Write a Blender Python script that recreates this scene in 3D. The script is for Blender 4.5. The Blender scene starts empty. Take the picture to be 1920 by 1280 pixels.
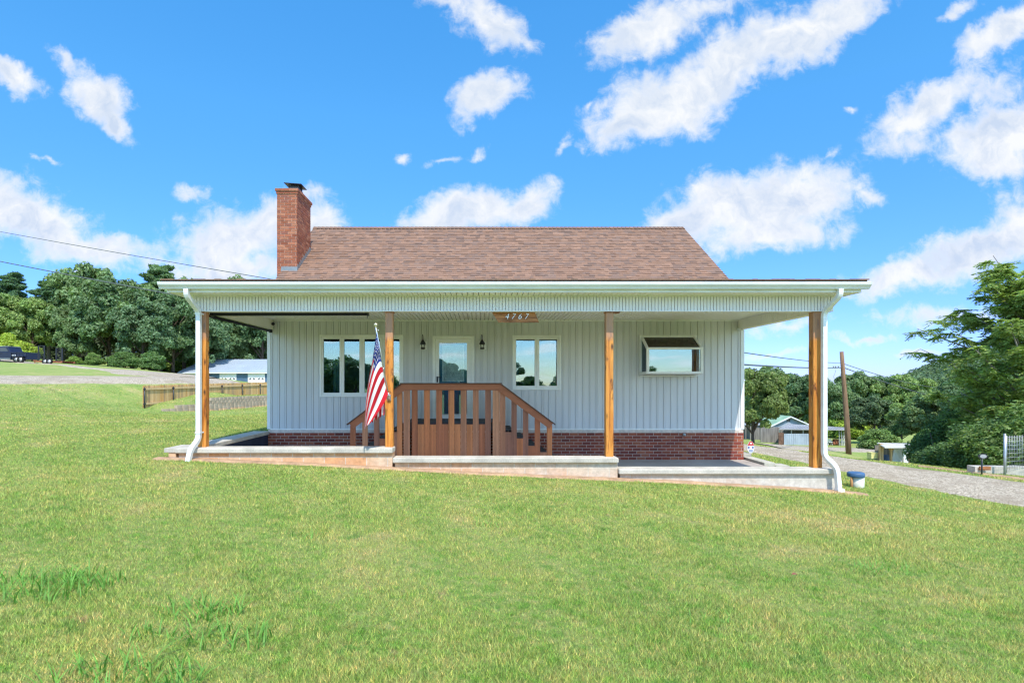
import bpy, math, random
import numpy as np
from mathutils import Vector, Matrix, noise as mnoise

# ------------------------------------------------------------------ scene, camera, light
S = bpy.context.scene
COL = S.collection
rad = math.radians
F = 1050.0                      # focal length in pixels of the 1920 px wide photograph
CX, CY = 905.0, 718.0           # vanishing point of the depth lines
cam_d = bpy.data.cameras.new("camera")
cam = bpy.data.objects.new("camera", cam_d)
COL.objects.link(cam)
cam.location = (0, 0, 0)        # eye height is z = 0; the lawn lies about 1.6 m below
cam.rotation_euler = (rad(90), 0, 0)
cam_d.sensor_width = 36.0
cam_d.lens = F / 1920 * 36
cam_d.shift_x = (960 - CX) / 1920
cam_d.shift_y = (CY - 640) / 1920
cam_d.clip_end = 6000
S.camera = cam

S.view_settings.view_transform = 'Standard'
S.view_settings.look = 'None'
S.view_settings.gamma = 1.0
S.view_settings.exposure = 0.85
S.cycles.max_bounces = 8
S.cycles.transparent_max_bounces = 12
S.cycles.use_denoising = True
S.cycles.filter_width = 1.3

SUN_EL, SUN_AZ = 55.0, 165.0    # azimuth clockwise from +Y: behind the camera, to the right
sd = bpy.data.lights.new("sun", 'SUN')
sd.energy = 3.0
sd.angle = rad(0.55)
sd.color = (1.0, 0.955, 0.88)
sun = bpy.data.objects.new("sun", sd)
COL.objects.link(sun)
sdir = Vector((math.sin(rad(SUN_AZ)) * math.cos(rad(SUN_EL)), math.cos(rad(SUN_AZ)) * math.cos(rad(SUN_EL)), math.sin(rad(SUN_EL))))
sun.rotation_euler = sdir.to_track_quat('Z', 'Y').to_euler()

SKY_STRENGTH = 0.12


class NT:
    """tiny node helper"""
    def __init__(self, nt):
        self.t = nt

    def n(self, typ, ins=None, **kw):
        nd = self.t.nodes.new(typ)
        for k, v in kw.items():
            setattr(nd, k, v)
        for k, v in (ins or {}).items():
            s = nd.inputs[k]
            if isinstance(v, bpy.types.NodeSocket):
                self.t.links.new(v, s)
            else:
                s.default_value = v
        return nd

    def math(self, op, a, b=0.0, c=None, clamp=False):
        nd = self.n('ShaderNodeMath', {0: a, 1: b}, operation=op, use_clamp=clamp)
        if c is not None:
            if isinstance(c, bpy.types.NodeSocket):
                self.t.links.new(c, nd.inputs[2])
            else:
                nd.inputs[2].default_value = c
        return nd.outputs[0]

    def vm(self, op, a, b=None):
        ins = {0: a}
        if b is not None:
            ins[1] = b
        nd = self.n('ShaderNodeVectorMath', ins, operation=op)
        return nd

    def mix(self, f, a, b, blend='MIX'):
        nd = self.n('ShaderNodeMix', data_type='RGBA', blend_type=blend)
        for i, v in ((0, f), (6, a), (7, b)):
            if isinstance(v, bpy.types.NodeSocket):
                self.t.links.new(v, nd.inputs[i])
            else:
                if i and len(v) == 3:
                    v = (*v, 1)
                nd.inputs[i].default_value = v
        return nd.outputs[2]

    def noise(self, vec, scale, detail=4, rough=.55, dist=0.0):
        return self.n('ShaderNodeTexNoise', {'Vector': vec, 'Scale': scale, 'Detail': detail, 'Roughness': rough, 'Distortion': dist})

    def mr(self, v, a, b, c=0.0, d=1.0, interp='LINEAR'):
        return self.n('ShaderNodeMapRange', {0: v, 1: a, 2: b, 3: c, 4: d}, interpolation_type=interp, clamp=True).outputs[0]

    def ramp(self, fac, stops):
        nd = self.n('ShaderNodeValToRGB', {0: fac})
        el = nd.color_ramp.elements
        while len(el) < len(stops):
            el.new(0.5)
        for e, (p, c) in zip(el, stops):
            e.position = p
            e.color = (*c, 1)
        return nd.outputs[0]


# ------------------------------------------------------------------ world: Nishita sky with cumulus by direction
W = bpy.data.worlds.new("World")
S.world = W
W.use_nodes = True
W.node_tree.nodes.clear()
w = NT(W.node_tree)
tc = w.n('ShaderNodeTexCoord')
dirv = tc.outputs['Generated']
sky = w.n('ShaderNodeTexSky', sky_type='NISHITA', sun_disc=False, sun_elevation=rad(SUN_EL), sun_rotation=rad(SUN_AZ),
          altitude=200, air_density=1.0, dust_density=0.1, ozone_density=3.0)
skyc = w.n('ShaderNodeHueSaturation', {'Hue': 0.5, 'Saturation': 1.3, 'Value': 1.0, 'Color': sky.outputs[0]}).outputs[0]
sep = w.n('ShaderNodeSeparateXYZ', {0: dirv})
# brighter towards the sun's half, lifted there to fill the porch, deeper blue opposite
glow = w.mr(sep.outputs[1], -.35, .35, 2.1, 1.36, 'SMOOTHSTEP')
elev = w.mr(sep.outputs[2], 0.0, .55, .55, 1.05)
skyc = w.n('ShaderNodeVectorMath', {0: skyc, 3: w.math('MULTIPLY', glow, elev)}, operation='SCALE').outputs[0]
skyc = w.mix(1.0, skyc, w.mix(w.mr(sep.outputs[2], .0, .42), w.mix(w.mr(sep.outputs[1], -.2, .3), (.92, .95, 1.0), (.56, .74, 1.75)), (1.0, 1.10, 1.02)), 'MULTIPLY')
yy = w.math('MAXIMUM', sep.outputs[1], 0.05)
u = w.math('DIVIDE', sep.outputs[0], yy)
v = w.math('DIVIDE', sep.outputs[2], yy)
uv = w.n('ShaderNodeCombineXYZ', {0: u, 1: v, 2: 0.0}).outputs[0]
w1 = w.noise(uv, 7.0, 3, .55)
w2 = w.noise(uv, 26.0, 4, .62)
o1 = w.vm('SCALE', w.vm('SUBTRACT', w1.outputs[1], (.5, .5, .5)).outputs[0]); o1.inputs[3].default_value = .09
o2 = w.vm('SCALE', w.vm('SUBTRACT', w2.outputs[1], (.5, .5, .5)).outputs[0]); o2.inputs[3].default_value = .030
uvw = w.vm('ADD', w.vm('ADD', uv, o1.outputs[0]).outputs[0], o2.outputs[0]).outputs[0]
# heading of each cloud puff: azimuth / elevation tangents from the place, size, tilt
PUFFS = [  # (px, py, rx, ry, tilt, softness)   px/py only document the heading: u = (px-CX)/F, v = (CY-py)/F
    (20, 135, 55, 28, -25, .9), (190, 170, 62, 40, -25, .95), (225, 225, 40, 24, -50, .9), (120, 110, 50, 16, -50, .6),
    (60, 410, 130, 48, -18, 1), (170, 460, 120, 30, -14, 1), (-40, 380, 100, 60, 0, 1),
    (440, 450, 130, 62, 14, 1), (520, 410, 80, 46, 30, 1), (590, 440, 60, 60, 0, .9), (440, 505, 120, 22, 0, .9), (348, 360, 30, 15, 0, .8), (585, 360, 40, 16, -25, .7),
    (880, 400, 100, 34, 4, 1), (990, 380, 50, 36, 30, 1), (830, 415, 60, 26, 0, 1),
    (915, 50, 72, 48, -30, .85), (850, 5, 70, 22, -10, .7), (925, 100, 40, 24, 0, .65), (915, 185, 62, 32, 12, .95), (990, 85, 30, 26, 0, .55),
    (1220, 55, 120, 42, 20, .82), (1330, 10, 120, 26, 5, .75), (1160, 80, 60, 36, 30, .6),
    (1250, 190, 120, 60, 22, 1), (1360, 125, 120, 58, 24, 1), (1480, 75, 110, 50, 24, 1), (1560, 30, 90, 42, 20, 1), (1190, 230, 70, 36, 10, .9), (1640, 20, 50, 24, 20, .7),
    (1390, 400, 150, 66, 8, 1), (1500, 365, 105, 56, 24, 1), (1290, 420, 95, 34, 10, 1), (1440, 440, 120, 34, 8, 1), (1625, 360, 32, 20, -20, .75),
    (1730, 205, 120, 34, 36, .9), (1680, 275, 70, 34, 24, .8), (1880, 60, 100, 32, 34, .9), (1850, 180, 70, 40, 10, .75), (1880, 260, 125, 56, 8, 1), (1960, 190, 90, 60, 0, .8), (1790, 20, 60, 16, 20, .6),
    (1840, 460, 150, 44, 22, .95), (1700, 515, 120, 34, 12, .9), (1940, 430, 100, 60, 10, 1), (1640, 548, 90, 20, 4, .7), (1770, 585, 120, 22, 6, .8),
    (1480, 612, 80, 14, 3, .7), (1620, 640, 70, 9, 2, .7), (1720, 665, 50, 9, 3, .7), (1440, 662, 80, 9, 2, .6), (1870, 640, 60, 12, 3, .7),
    (760, 298, 20, 12, 30, .55), (890, 285, 28, 20, 40, .55), (830, 295, 40, 12, 10, .5), (1055, 265, 34, 10, 45, .55), (1115, 190, 22, 12, 50, .5), (80, 290, 40, 10, -12, .5), (1600, 205, 22, 12, 0, .5), (1560, 280, 60, 12, 20, .5), (140, 503, 50, 10, -4, .6),
]
acc = None
for (px, py, rx, ry, tilt, soft) in PUFFS:
    k = .72 + .33 * soft
    if soft < .82: k *= 1.7
    mp = w.n('ShaderNodeMapping', {'Vector': uvw, 'Location': ((px - CX) / F, (CY - py) / F, 0), 'Rotation': (0, 0, rad(tilt)), 'Scale': (rx / F * k, ry / F * k, 1)}, vector_type='TEXTURE')
    ln = w.vm('LENGTH', mp.outputs[0]).outputs['Value']
    if soft < .9:
        ln = w.math('ADD', ln, (1 - soft) * .55 + (.48 if soft < .82 else 0))
    acc = ln if acc is None else w.math('SMOOTH_MIN', acc, ln, .35)
fb = w.noise(uv, 9.0, 3, .55, .2)
fb2 = w.noise(uv, 30.0, 9, .66, .35)
fld = w.math('ADD', acc, w.math('MULTIPLY', w.math('SUBTRACT', fb.outputs[0], .5), w.mr(acc, .1, 1.0, -.5, -1.3)))
fld = w.math('ADD', fld, w.math('MULTIPLY', w.math('SUBTRACT', fb2.outputs[0], .5), w.mr(acc, .1, 1.0, -.5, -1.5)))
dens_f = w.mr(fld, 1.36, .46, 0, 1, 'SMOOTHSTEP')
front = w.mr(sep.outputs[1], .06, .2, 0, 1)
# everywhere else: a broken cumulus layer (seen in the window panes)
zz = w.math('ADD', w.math('MAXIMUM', sep.outputs[2], 0.0), .09)
pl = w.n('ShaderNodeCombineXYZ', {0: w.math('DIVIDE', sep.outputs[0], zz), 1: w.math('DIVIDE', sep.outputs[1], zz), 2: 0.0}).outputs[0]
nb = w.noise(pl, 1.15, 7, .58)
dens_b = w.mr(nb.outputs[0], .47, .66, 0, .9, 'SMOOTHSTEP')
dens_b = w.math('MULTIPLY', dens_b, w.mr(sep.outputs[2], 0.0, .02))
dens = w.math('ADD', w.math('MULTIPLY', dens_f, front), w.math('MULTIPLY', dens_b, w.math('SUBTRACT', 1.0, front)))
dens = w.math('MULTIPLY', dens, .97)
# grey cloud shade painted into the dense cores by an offset noise
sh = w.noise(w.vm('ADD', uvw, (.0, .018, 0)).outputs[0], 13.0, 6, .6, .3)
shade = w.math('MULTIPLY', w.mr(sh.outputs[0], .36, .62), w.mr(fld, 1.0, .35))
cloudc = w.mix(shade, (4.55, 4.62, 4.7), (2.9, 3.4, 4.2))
cloudc = w.n('ShaderNodeVectorMath', {0: cloudc, 3: w.mr(sep.outputs[1], -.35, .2, 2.7, 1.0, 'SMOOTHSTEP')}, operation='SCALE').outputs[0]  # unseen clouds behind the camera boosted to fill the porch
cloudc = w.mix(w.mr(sep.outputs[1], -.3, .1), w.mix(1.0, cloudc, (1.0, .95, .88), 'MULTIPLY'), cloudc)
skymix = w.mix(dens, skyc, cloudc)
# below the horizon
out = w.n('ShaderNodeBackground', {'Color': skymix, 'Strength': SKY_STRENGTH})
w.n('ShaderNodeOutputWorld', {'Surface': out.outputs[0]})

# ------------------------------------------------------------------ helpers
RND = random.Random(7)


def P(px, py, D):
    """a point at depth D in the heading of photo pixel (px, py)"""
    return Vector(((px - CX) / F * D, D, (CY - py) / F * D))


def tag(o, label=None, cat=None, group=None, kind=None):
    if label: o['label'] = label
    if cat: o['category'] = cat
    if group: o['group'] = group
    if kind: o['kind'] = kind
    return o


def thing(name, loc, label, cat, group=None, rz=0.0):
    o = bpy.data.objects.new(name, None)
    o.empty_display_size = .2
    COL.objects.link(o)
    o.location = loc
    o.rotation_euler = (0, 0, rz)
    return tag(o, label, cat, group)


def origin_of(o):
    p = Vector((0, 0, 0))
    while o is not None:
        p += Vector(o.location)
        o = o.parent
    return p


class MB:
    def __init__(self):
        self.v, self.f, self.c, self.sm = [], [], [], []

    def add(self, vs, fs, col=(1, 1, 1), smooth=False):
        b = len(self.v)
        self.v += [tuple(p) for p in vs]
        for f in fs:
            self.f.append(tuple(b + i for i in f))
            self.c.append(col)
            self.sm.append(smooth)
        return self

    def box(self, x0, x1, y0, y1, z0, z1, col=(1, 1, 1)):
        vs = [(x, y, z) for z in (z0, z1) for y in (y0, y1) for x in (x0, x1)]
        return self.add(vs, [(0, 2, 3, 1), (4, 5, 7, 6), (0, 1, 5, 4), (1, 3, 7, 5), (3, 2, 6, 7), (2, 0, 4, 6)], col)

    def bar(self, a, b, wd, ht, up=(0, 0, 1), col=(1, 1, 1)):
        """rectangular bar from a to b; wd across, ht along up"""
        a, b = Vector(a), Vector(b)
        d = (b - a).normalized()
        s = d.cross(Vector(up))
        if s.length < 1e-5: s = d.cross(Vector((0, 1, 0)))
        s.normalize()
        t = s.cross(d).normalized()
        vs = []
        for p in (a, b):
            for i, j in ((-1, -1), (1, -1), (1, 1), (-1, 1)):
                vs.append(p + s * (i * wd / 2) + t * (j * ht / 2))
        return self.add(vs, [(3, 2, 1, 0), (4, 5, 6, 7), (0, 1, 5, 4), (1, 2, 6, 5), (2, 3, 7, 6), (3, 0, 4, 7)], col)

    def prism(self, poly, vec, col=(1, 1, 1)):
        """closed polygon (3-D points) swept along vec"""
        n = len(poly)
        vec = Vector(vec)
        vs = [Vector(p) for p in poly] + [Vector(p) + vec for p in poly]
        fs = [tuple(reversed(range(n))), tuple(range(n, 2 * n))]
        fs += [(i, (i + 1) % n, n + (i + 1) % n, n + i) for i in range(n)]
        return self.add(vs, fs, col)

    def tube(self, pts, r, n=8, col=(1, 1, 1), caps=True, square=False, smooth=True):
        pts = [Vector(p) for p in pts]
        rs = r if isinstance(r, (list, tuple)) else [r] * len(pts)
        vs, fs = [], []
        prev = None
        for i, p in enumerate(pts):
            d = (pts[min(i + 1, len(pts) - 1)] - pts[max(i - 1, 0)]).normalized()
            if prev is None:
                s = d.cross(Vector((0, 1, 0)))
                if s.length < .05: s = d.cross(Vector((1, 0, 0)))
            else:
                s = prev - d * prev.dot(d)
            s.normalize()
            prev = s
            t = d.cross(s)
            for k in range(n):
                a = 2 * math.pi * (k + (.5 if square else 0)) / n
                vs.append(p + s * (math.cos(a) * rs[i]) + t * (math.sin(a) * rs[i]))
        for i in range(len(pts) - 1):
            for k in range(n):
                fs.append((i * n + k, i * n + (k + 1) % n, (i + 1) * n + (k + 1) % n, (i + 1) * n + k))
        if caps:
            fs.append(tuple(reversed(range(n))))
            fs.append(tuple(range((len(pts) - 1) * n, len(pts) * n)))
        return self.add(vs, fs, col, smooth and not square)

    def lathe(self, c, prof, n=16, col=(1, 1, 1)):
        """prof: list of (radius, z) above c"""
        c = Vector(c)
        vs, fs = [], []
        for r_, z_ in prof:
            for k in range(n):
                a = 2 * math.pi * k / n
                vs.append(c + Vector((math.cos(a) * r_, math.sin(a) * r_, z_)))
        for i in range(len(prof) - 1):
            for k in range(n):
                fs.append((i * n + k, i * n + (k + 1) % n, (i + 1) * n + (k + 1) % n, (i + 1) * n + k))
        fs.append(tuple(reversed(range(n))))
        fs.append(tuple(range((len(prof) - 1) * n, len(prof) * n)))
        return self.add(vs, fs, col, True)

    def build(self, name, mat, parent=None, bevel=0.0):
        o0 = origin_of(parent)
        me = bpy.data.meshes.new(name)
        me.from_pydata([(x - o0.x, y - o0.y, z - o0.z) for x, y, z in self.v], [], self.f)
        ca = me.color_attributes.new('Col', 'FLOAT_COLOR', 'CORNER')
        buf = []
        for p, c in zip(me.polygons, self.c):
            buf += [c[0], c[1], c[2], 1.0] * p.loop_total
        ca.data.foreach_set('color', buf)
        me.polygons.foreach_set('use_smooth', self.sm)
        mats = mat if isinstance(mat, (list, tuple)) else [mat]
        for m in mats: me.materials.append(m)
        me.validate()
        me.update()
        o = bpy.data.objects.new(name, me)
        COL.objects.link(o)
        if parent is not None: o.parent = parent
        if bevel > 0:
            b = o.modifiers.new('bevel', 'BEVEL')
            b.width = bevel
            b.segments = 2
            b.limit_method = 'ANGLE'
            b.angle_limit = rad(50)
        return o


def np_mesh(name, verts, faces, mat, cols=None, k=4, parent=None, smooth=False):
    """fast mesh: verts (N,3), faces (M,k), cols per vertex (N,3)"""
    me = bpy.data.meshes.new(name)
    N, M = len(verts), len(faces)
    me.vertices.add(N)
    me.vertices.foreach_set('co', np.ascontiguousarray(verts, np.float32).ravel())
    me.loops.add(M * k)
    me.loops.foreach_set('vertex_index', np.ascontiguousarray(faces, np.int32).ravel())
    me.polygons.add(M)
    me.polygons.foreach_set('loop_start', np.arange(0, M * k, k, dtype=np.int32))
    me.polygons.foreach_set('loop_total', np.full(M, k, np.int32))
    if smooth: me.polygons.foreach_set('use_smooth', np.ones(M, bool))
    me.update(calc_edges=True)
    if cols is not None:
        ca = me.color_attributes.new('Col', 'FLOAT_COLOR', 'POINT')
        c4 = np.ones((N, 4), np.float32)
        c4[:, :3] = cols
        ca.data.foreach_set('color', c4.ravel())
    me.materials.append(mat)
    o = bpy.data.objects.new(name, me)
    COL.objects.link(o)
    if parent is not None: o.parent = parent
    return o


def copy_tree(o, parent=None):
    c = o.copy()
    COL.objects.link(c)
    if parent is not None: c.parent = parent
    for ch in list(o.children): copy_tree(ch, c)
    return c


# ------------------------------------------------------------------ materials
def principled(name):
    m = bpy.data.materials.new(name)
    m.use_nodes = True
    m.node_tree.nodes.clear()
    t = NT(m.node_tree)
    b = t.n('ShaderNodeBsdfPrincipled')
    o = t.n('ShaderNodeOutputMaterial', {'Surface': b.outputs[0]})
    return m, t, b, o


def mat(name, base, rough=.6, spec=.35, sc=(3, 3, 3), var=.18, bump=0.0, bsc=None, attr=False, metal=0.0, fine=0.0, tint=None):
    m, t, b, o = principled(name)
    co = t.n('ShaderNodeTexCoord').outputs['Object']
    mp = t.n('ShaderNodeMapping', {'Vector': co, 'Scale': sc}).outputs[0]
    nz = t.noise(mp, 1.0, 6, .6)
    lo = tuple(c * (1 - var) for c in base)
    hi = tuple(min(1, c * (1 + var)) for c in (tint or base))
    c = t.mix(t.mr(nz.outputs[0], .3, .7), lo, hi)
    if fine:
        n2 = t.noise(mp, 14.0, 3, .6)
        c = t.mix(1.0, c, t.ramp(n2.outputs[0], [(.3, (1 - fine,) * 3), (.7, (1 + fine * .5,) * 3)]), 'MULTIPLY')
    if attr:
        c = t.mix(1.0, c, t.n('ShaderNodeAttribute', attribute_name='Col').outputs[0], 'MULTIPLY')
    t.t.links.new(c, b.inputs['Base Color'])
    b.inputs['Roughness'].default_value = rough
    b.inputs['Specular IOR Level'].default_value = spec
    b.inputs['Metallic'].default_value = metal
    if bump:
        nb = t.noise(t.n('ShaderNodeMapping', {'Vector': co, 'Scale': bsc or tuple(s * 6 for s in sc)}).outputs[0], 1.0, 5, .65)
        bp = t.n('ShaderNodeBump', {'Height': nb.outputs[0], 'Strength': bump, 'Distance': .01})
        t.t.links.new(bp.outputs[0], b.inputs['Normal'])
    return m


def lawn_nodes(t, pos):
    """grass colour by place: large pale / clay patches and fine mottling"""
    big = t.noise(pos, .35, 6, .7)
    mid = t.noise(pos, 1.3, 5, .65)
    fin = t.noise(pos, 9.0, 4, .7)
    s = t.math('ADD', t.math('MULTIPLY', big.outputs[0], .5), t.math('MULTIPLY', mid.outputs[0], .5))
    c = t.ramp(s, [(.36, (.118, .255, .034)), (.46, (.175, .310, .055)), (.53, (.27, .345, .085)), (.60, (.42, .375, .155)), (.68, (.46, .36, .19))])
    c = t.mix(t.mr(fin.outputs[0], .35, .7), c, (.36, .36, .13))
    # darker clover patches and small worn spots
    cl = t.noise(pos, 2.6, 5, .7, .4)
    c = t.mix(t.mr(cl.outputs[0], .58, .68, 0, .75), c, (.105, .245, .045))
    wo = t.noise(t.vm('ADD', pos, (31, 7, 0)).outputs[0], 3.4, 4, .7)
    c = t.mix(t.mr(wo.outputs[0], .64, .74, 0, .8), c, (.36, .27, .15))
    return c, fin, mid


M = {}


def build_materials():
    M['siding'] = mat('grey_siding', (.60, .60, .605), .5, .3, (1.2, 1.2, .25), .06)
    M['white'] = mat('white_vinyl', (.78, .78, .76), .38, .4, (2, 2, 2), .08, fine=.04)
    M['gutter'] = mat('white_aluminium', (.74, .745, .73), .34, .5, (1.6, 3, 5), .12, fine=.07)
    M['soffit'] = mat('cream_soffit', (.86, .83, .76), .5, .3, (1, 1, 1), .05)
    M['groove'] = mat('soffit_strip', (.76, .735, .75), .5, .3, (1, 1, 1), .05)
    M['shingle'] = mat('asphalt_shingle', (1, 1, 1), .93, .15, (3, 3, 3), .07, .6, (120, 120, 120), attr=True, fine=.12)
    M['shingle_edge'] = mat('shingle_edge', (.06, .05, .05), .9, .15)
    M['brick'] = mat('brick', (1, 1, 1), .88, .2, (9, 9, 9), .22, .5, (80, 80, 80), attr=True, fine=.2)
    M['mortar'] = mat('mortar', (.58, .49, .42), .95, .1, (14, 14, 14), .2, .4)
    M['mortar_red'] = mat('chimney_mortar', (.46, .33, .27), .95, .1, (14, 14, 14), .2, .4)
    M['metal_grey'] = mat('grey_flashing', (.24, .26, .27), .5, .5, (6, 6, 6), .2, metal=.4)
    M['black'] = mat('black_metal', (.018, .018, .022), .42, .5, (5, 5, 5), .2)
    M['navy'] = mat('navy_fabric', (.012, .014, .024), .7, .3, (8, 8, 8), .25)
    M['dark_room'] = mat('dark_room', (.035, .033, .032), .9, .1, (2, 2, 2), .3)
    M['curtain'] = mat('curtain', (.10, .22, .26), .9, .1, (30, 30, 1), .3)
    M['doorblue'] = mat('blue_door_panel', (.06, .23, .42), .35, .5, (3, 3, 3), .12)
    M['leading'] = mat('lead_came', (.75, .78, .80), .4, .5, (8, 8, 8), .2, metal=.6)
    M['chrome'] = mat('polished_metal', (.62, .62, .60), .25, .5, (8, 8, 8), .1, metal=.9)
    M['brass'] = mat('pale_brass', (.75, .68, .48), .25, .5, (8, 8, 8), .1, metal=.7)
    M['asphaltblack'] = mat('dark_coating', (.030, .036, .062), .75, .3, (3, 3, 6), .35, .3)
    M['deck_v'] = mat('composite_board', (1, 1, 1), .62, .3, (9, 9, .8), .25, .15, (60, 60, 4), attr=True, fine=.18)
    M['deck_h'] = mat('composite_rail', (1, 1, 1), .6, .3, (.9, 9, 12), .25, .15, (4, 60, 60), attr=True, fine=.18)
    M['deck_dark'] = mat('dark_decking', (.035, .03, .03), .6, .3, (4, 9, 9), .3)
    M['plank'] = mat('old_plank', (.20, .062, .024), .7, .25, (2.2, 6, 22), .6, .5, (10, 30, 90), tint=(.38, .16, .065))
    M['numeral'] = mat('numeral_metal', (.80, .80, .78), .3, .5, metal=.3)
    M['pvc'] = mat('pvc_pipe', (.72, .68, .58), .5, .35, (5, 5, 8), .14)
    M['blueplastic'] = mat('blue_cap', (.045, .11, .22), .5, .4, (10, 10, 10), .25)
    M['rustpipe'] = mat('rust_pipe', (.42, .21, .08), .7, .3, (12, 12, 6), .3)
    M['fence'] = mat('treated_pine', (1, 1, 1), .85, .2, (8, 8, 1.2), .28, .3, attr=True, fine=.2)
    M['bluewall'] = mat('blue_metal_wall', (.085, .15, .23), .5, .4, (.4, .4, .4), .12)
    M['palemetal'] = mat('pale_metal_roof', (.36, .41, .46), .42, .5, (.3, .3, .3), .1)
    M['whitepaint'] = mat('white_paint', (.72, .72, .70), .5, .35, (1.5, 1.5, 1.5), .1)
    M['greenroof'] = mat('green_tin_roof', (.20, .36, .22), .55, .4, (.5, .5, .5), .3, tint=(.30, .42, .26))
    M['oldwood'] = mat('grey_old_wood', (.20, .18, .16), .9, .15, (4, 4, .4), .45, .3, (30, 30, 2))
    M['barnblue'] = mat('pale_blue_barn', (.34, .385, .44), .7, .25, (1, 1, .6), .18)
    M['tin'] = mat('grey_tin', (.36, .36, .36), .5, .45, (.8, .8, .8), .3, metal=.2)
    M['polewood'] = mat('pole_wood', (.21, .125, .075), .9, .15, (10, 10, .7), .4, .4, (40, 40, 4))
    M['wire'] = mat('wire', (.10, .115, .10), .6, .3)
    M['truckblue'] = mat('dark_truck_paint', (.012, .018, .045), .38, .4, (3, 3, 3), .2)
    M['tyre'] = mat('tyre_rubber', (.02, .02, .02), .85, .2)
    M['rim'] = mat('steel_rim', (.55, .55, .55), .35, .5, metal=.5)
    M['rust'] = mat('rust', (.26, .10, .05), .85, .2, (6, 6, 6), .4)
    M['galv'] = mat('galvanised', (.36, .38, .39), .38, .5, (4, 4, 4), .12, metal=.5)
    M['redplastic'] = mat('red_panel', (.55, .03, .035), .4, .4)
    M['bluepaint'] = mat('blue_panel', (.04, .10, .35), .4, .4)
    M['bark'] = mat('bark', (.11, .085, .065), .95, .1, (7, 7, 1.2), .4, .6, (24, 24, 4))
    M['palebark'] = mat('pale_bark', (.27, .235, .20), .95, .1, (7, 7, 1.2), .35, .5, (24, 24, 4))
    M['dry'] = mat('dry_leaf', (.20, .07, .05), .8, .2)
    M['yellow'] = mat('faded_yellow', (.62, .55, .22), .6, .3)

    # cedar posts: orange wood with darker streaks and knots
    m, t, b, o = principled('cedar_post')
    co = t.n('ShaderNodeTexCoord').outputs['Object']
    g = t.noise(t.n('ShaderNodeMapping', {'Vector': co, 'Scale': (13, 13, .9)}).outputs[0], 1.0, 6, .62, .6)
    c = t.ramp(g.outputs[0], [(.28, (.22, .052, .006)), (.44, (.50, .165, .020)), (.56, (.66, .27, .045)), (.72, (.34, .095, .010))])
    vor = t.n('ShaderNodeTexVoronoi', {'Vector': t.n('ShaderNodeMapping', {'Vector': co, 'Scale': (5.0, 5.0, 2.2)}).outputs[0], 'Scale': 1.0, 'Randomness': 1.0})
    kn = t.mr(t.math('ADD', vor.outputs[0], t.math('MULTIPLY', g.outputs[0], .15)), .13, .25)
    c = t.mix(kn, (.07, .028, .012), c)
    st = t.noise(t.n('ShaderNodeMapping', {'Vector': co, 'Scale': (9, 9, 2.2)}).outputs[0], 1.0, 4, .7)
    c = t.mix(t.mr(st.outputs[0], .57, .66), c, (.14, .042, .010))
    # eave shadow on the upper end of each post, painted into the colour
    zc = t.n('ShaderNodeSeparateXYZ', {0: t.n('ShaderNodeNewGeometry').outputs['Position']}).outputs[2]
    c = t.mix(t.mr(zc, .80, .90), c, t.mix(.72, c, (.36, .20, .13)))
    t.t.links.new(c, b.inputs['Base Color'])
    b.inputs['Roughness'].default_value = .5
    bp = t.n('ShaderNodeBump', {'Height': g.outputs[0], 'Strength': .35, 'Distance': .006})
    t.t.links.new(bp.outputs[0], b.inputs['Normal'])
    M['cedar'] = m

    # window glass: half mirror, half clear
    m = bpy.data.materials.new('window_glass'); m.use_nodes = True; m.node_tree.nodes.clear(); t = NT(m.node_tree)
    gl = t.n('ShaderNodeBsdfGlossy', {'Color': (.62, .80, .95, 1), 'Roughness': .0})
    tr = t.n('ShaderNodeBsdfTransparent', {'Color': (.80, .86, .86, 1)})
    co = t.n('ShaderNodeTexCoord').outputs['Object']
    nb = t.noise(co, 1.6, 2, .5)
    bp = t.n('ShaderNodeBump', {'Height': nb.outputs[0], 'Strength': .05, 'Distance': .02})
    t.t.links.new(bp.outputs[0], gl.inputs['Normal'])
    mx = t.n('ShaderNodeMixShader', {0: .25, 1: tr.outputs[0], 2: gl.outputs[0]})
    t.n('ShaderNodeOutputMaterial', {'Surface': mx.outputs[0]})
    M['glass'] = m
    m2 = m.copy(); m2.name = 'storm_door_glass'
    for nd in m2.node_tree.nodes:
        if nd.type == 'MIX_SHADER': nd.inputs[0].default_value = .17
    M['doorglass'] = m2

    # lawn soil sheet
    m, t, b, o = principled('lawn_ground')
    pos = t.n('ShaderNodeNewGeometry').outputs['Position']
    c, fin, mid = lawn_nodes(t, pos)
    clay = t.noise(pos, .6, 5, .7)
    c = t.mix(t.mr(clay.outputs[0], .66, .74), c, (.26, .17, .085))
    t.t.links.new(c, b.inputs['Base Color'])
    b.inputs['Roughness'].default_value = .95
    b.inputs['Specular IOR Level'].default_value = .1
    tuft = t.noise(pos, 28.0, 4, .75)
    h = t.math('ADD', tuft.outputs[0], t.math('MULTIPLY', fin.outputs[0], .8))
    bp = t.n('ShaderNodeBump', {'Height': h, 'Strength': .9, 'Distance': .06})
    t.t.links.new(bp.outputs[0], b.inputs['Normal'])
    M['lawn'] = m

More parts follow.
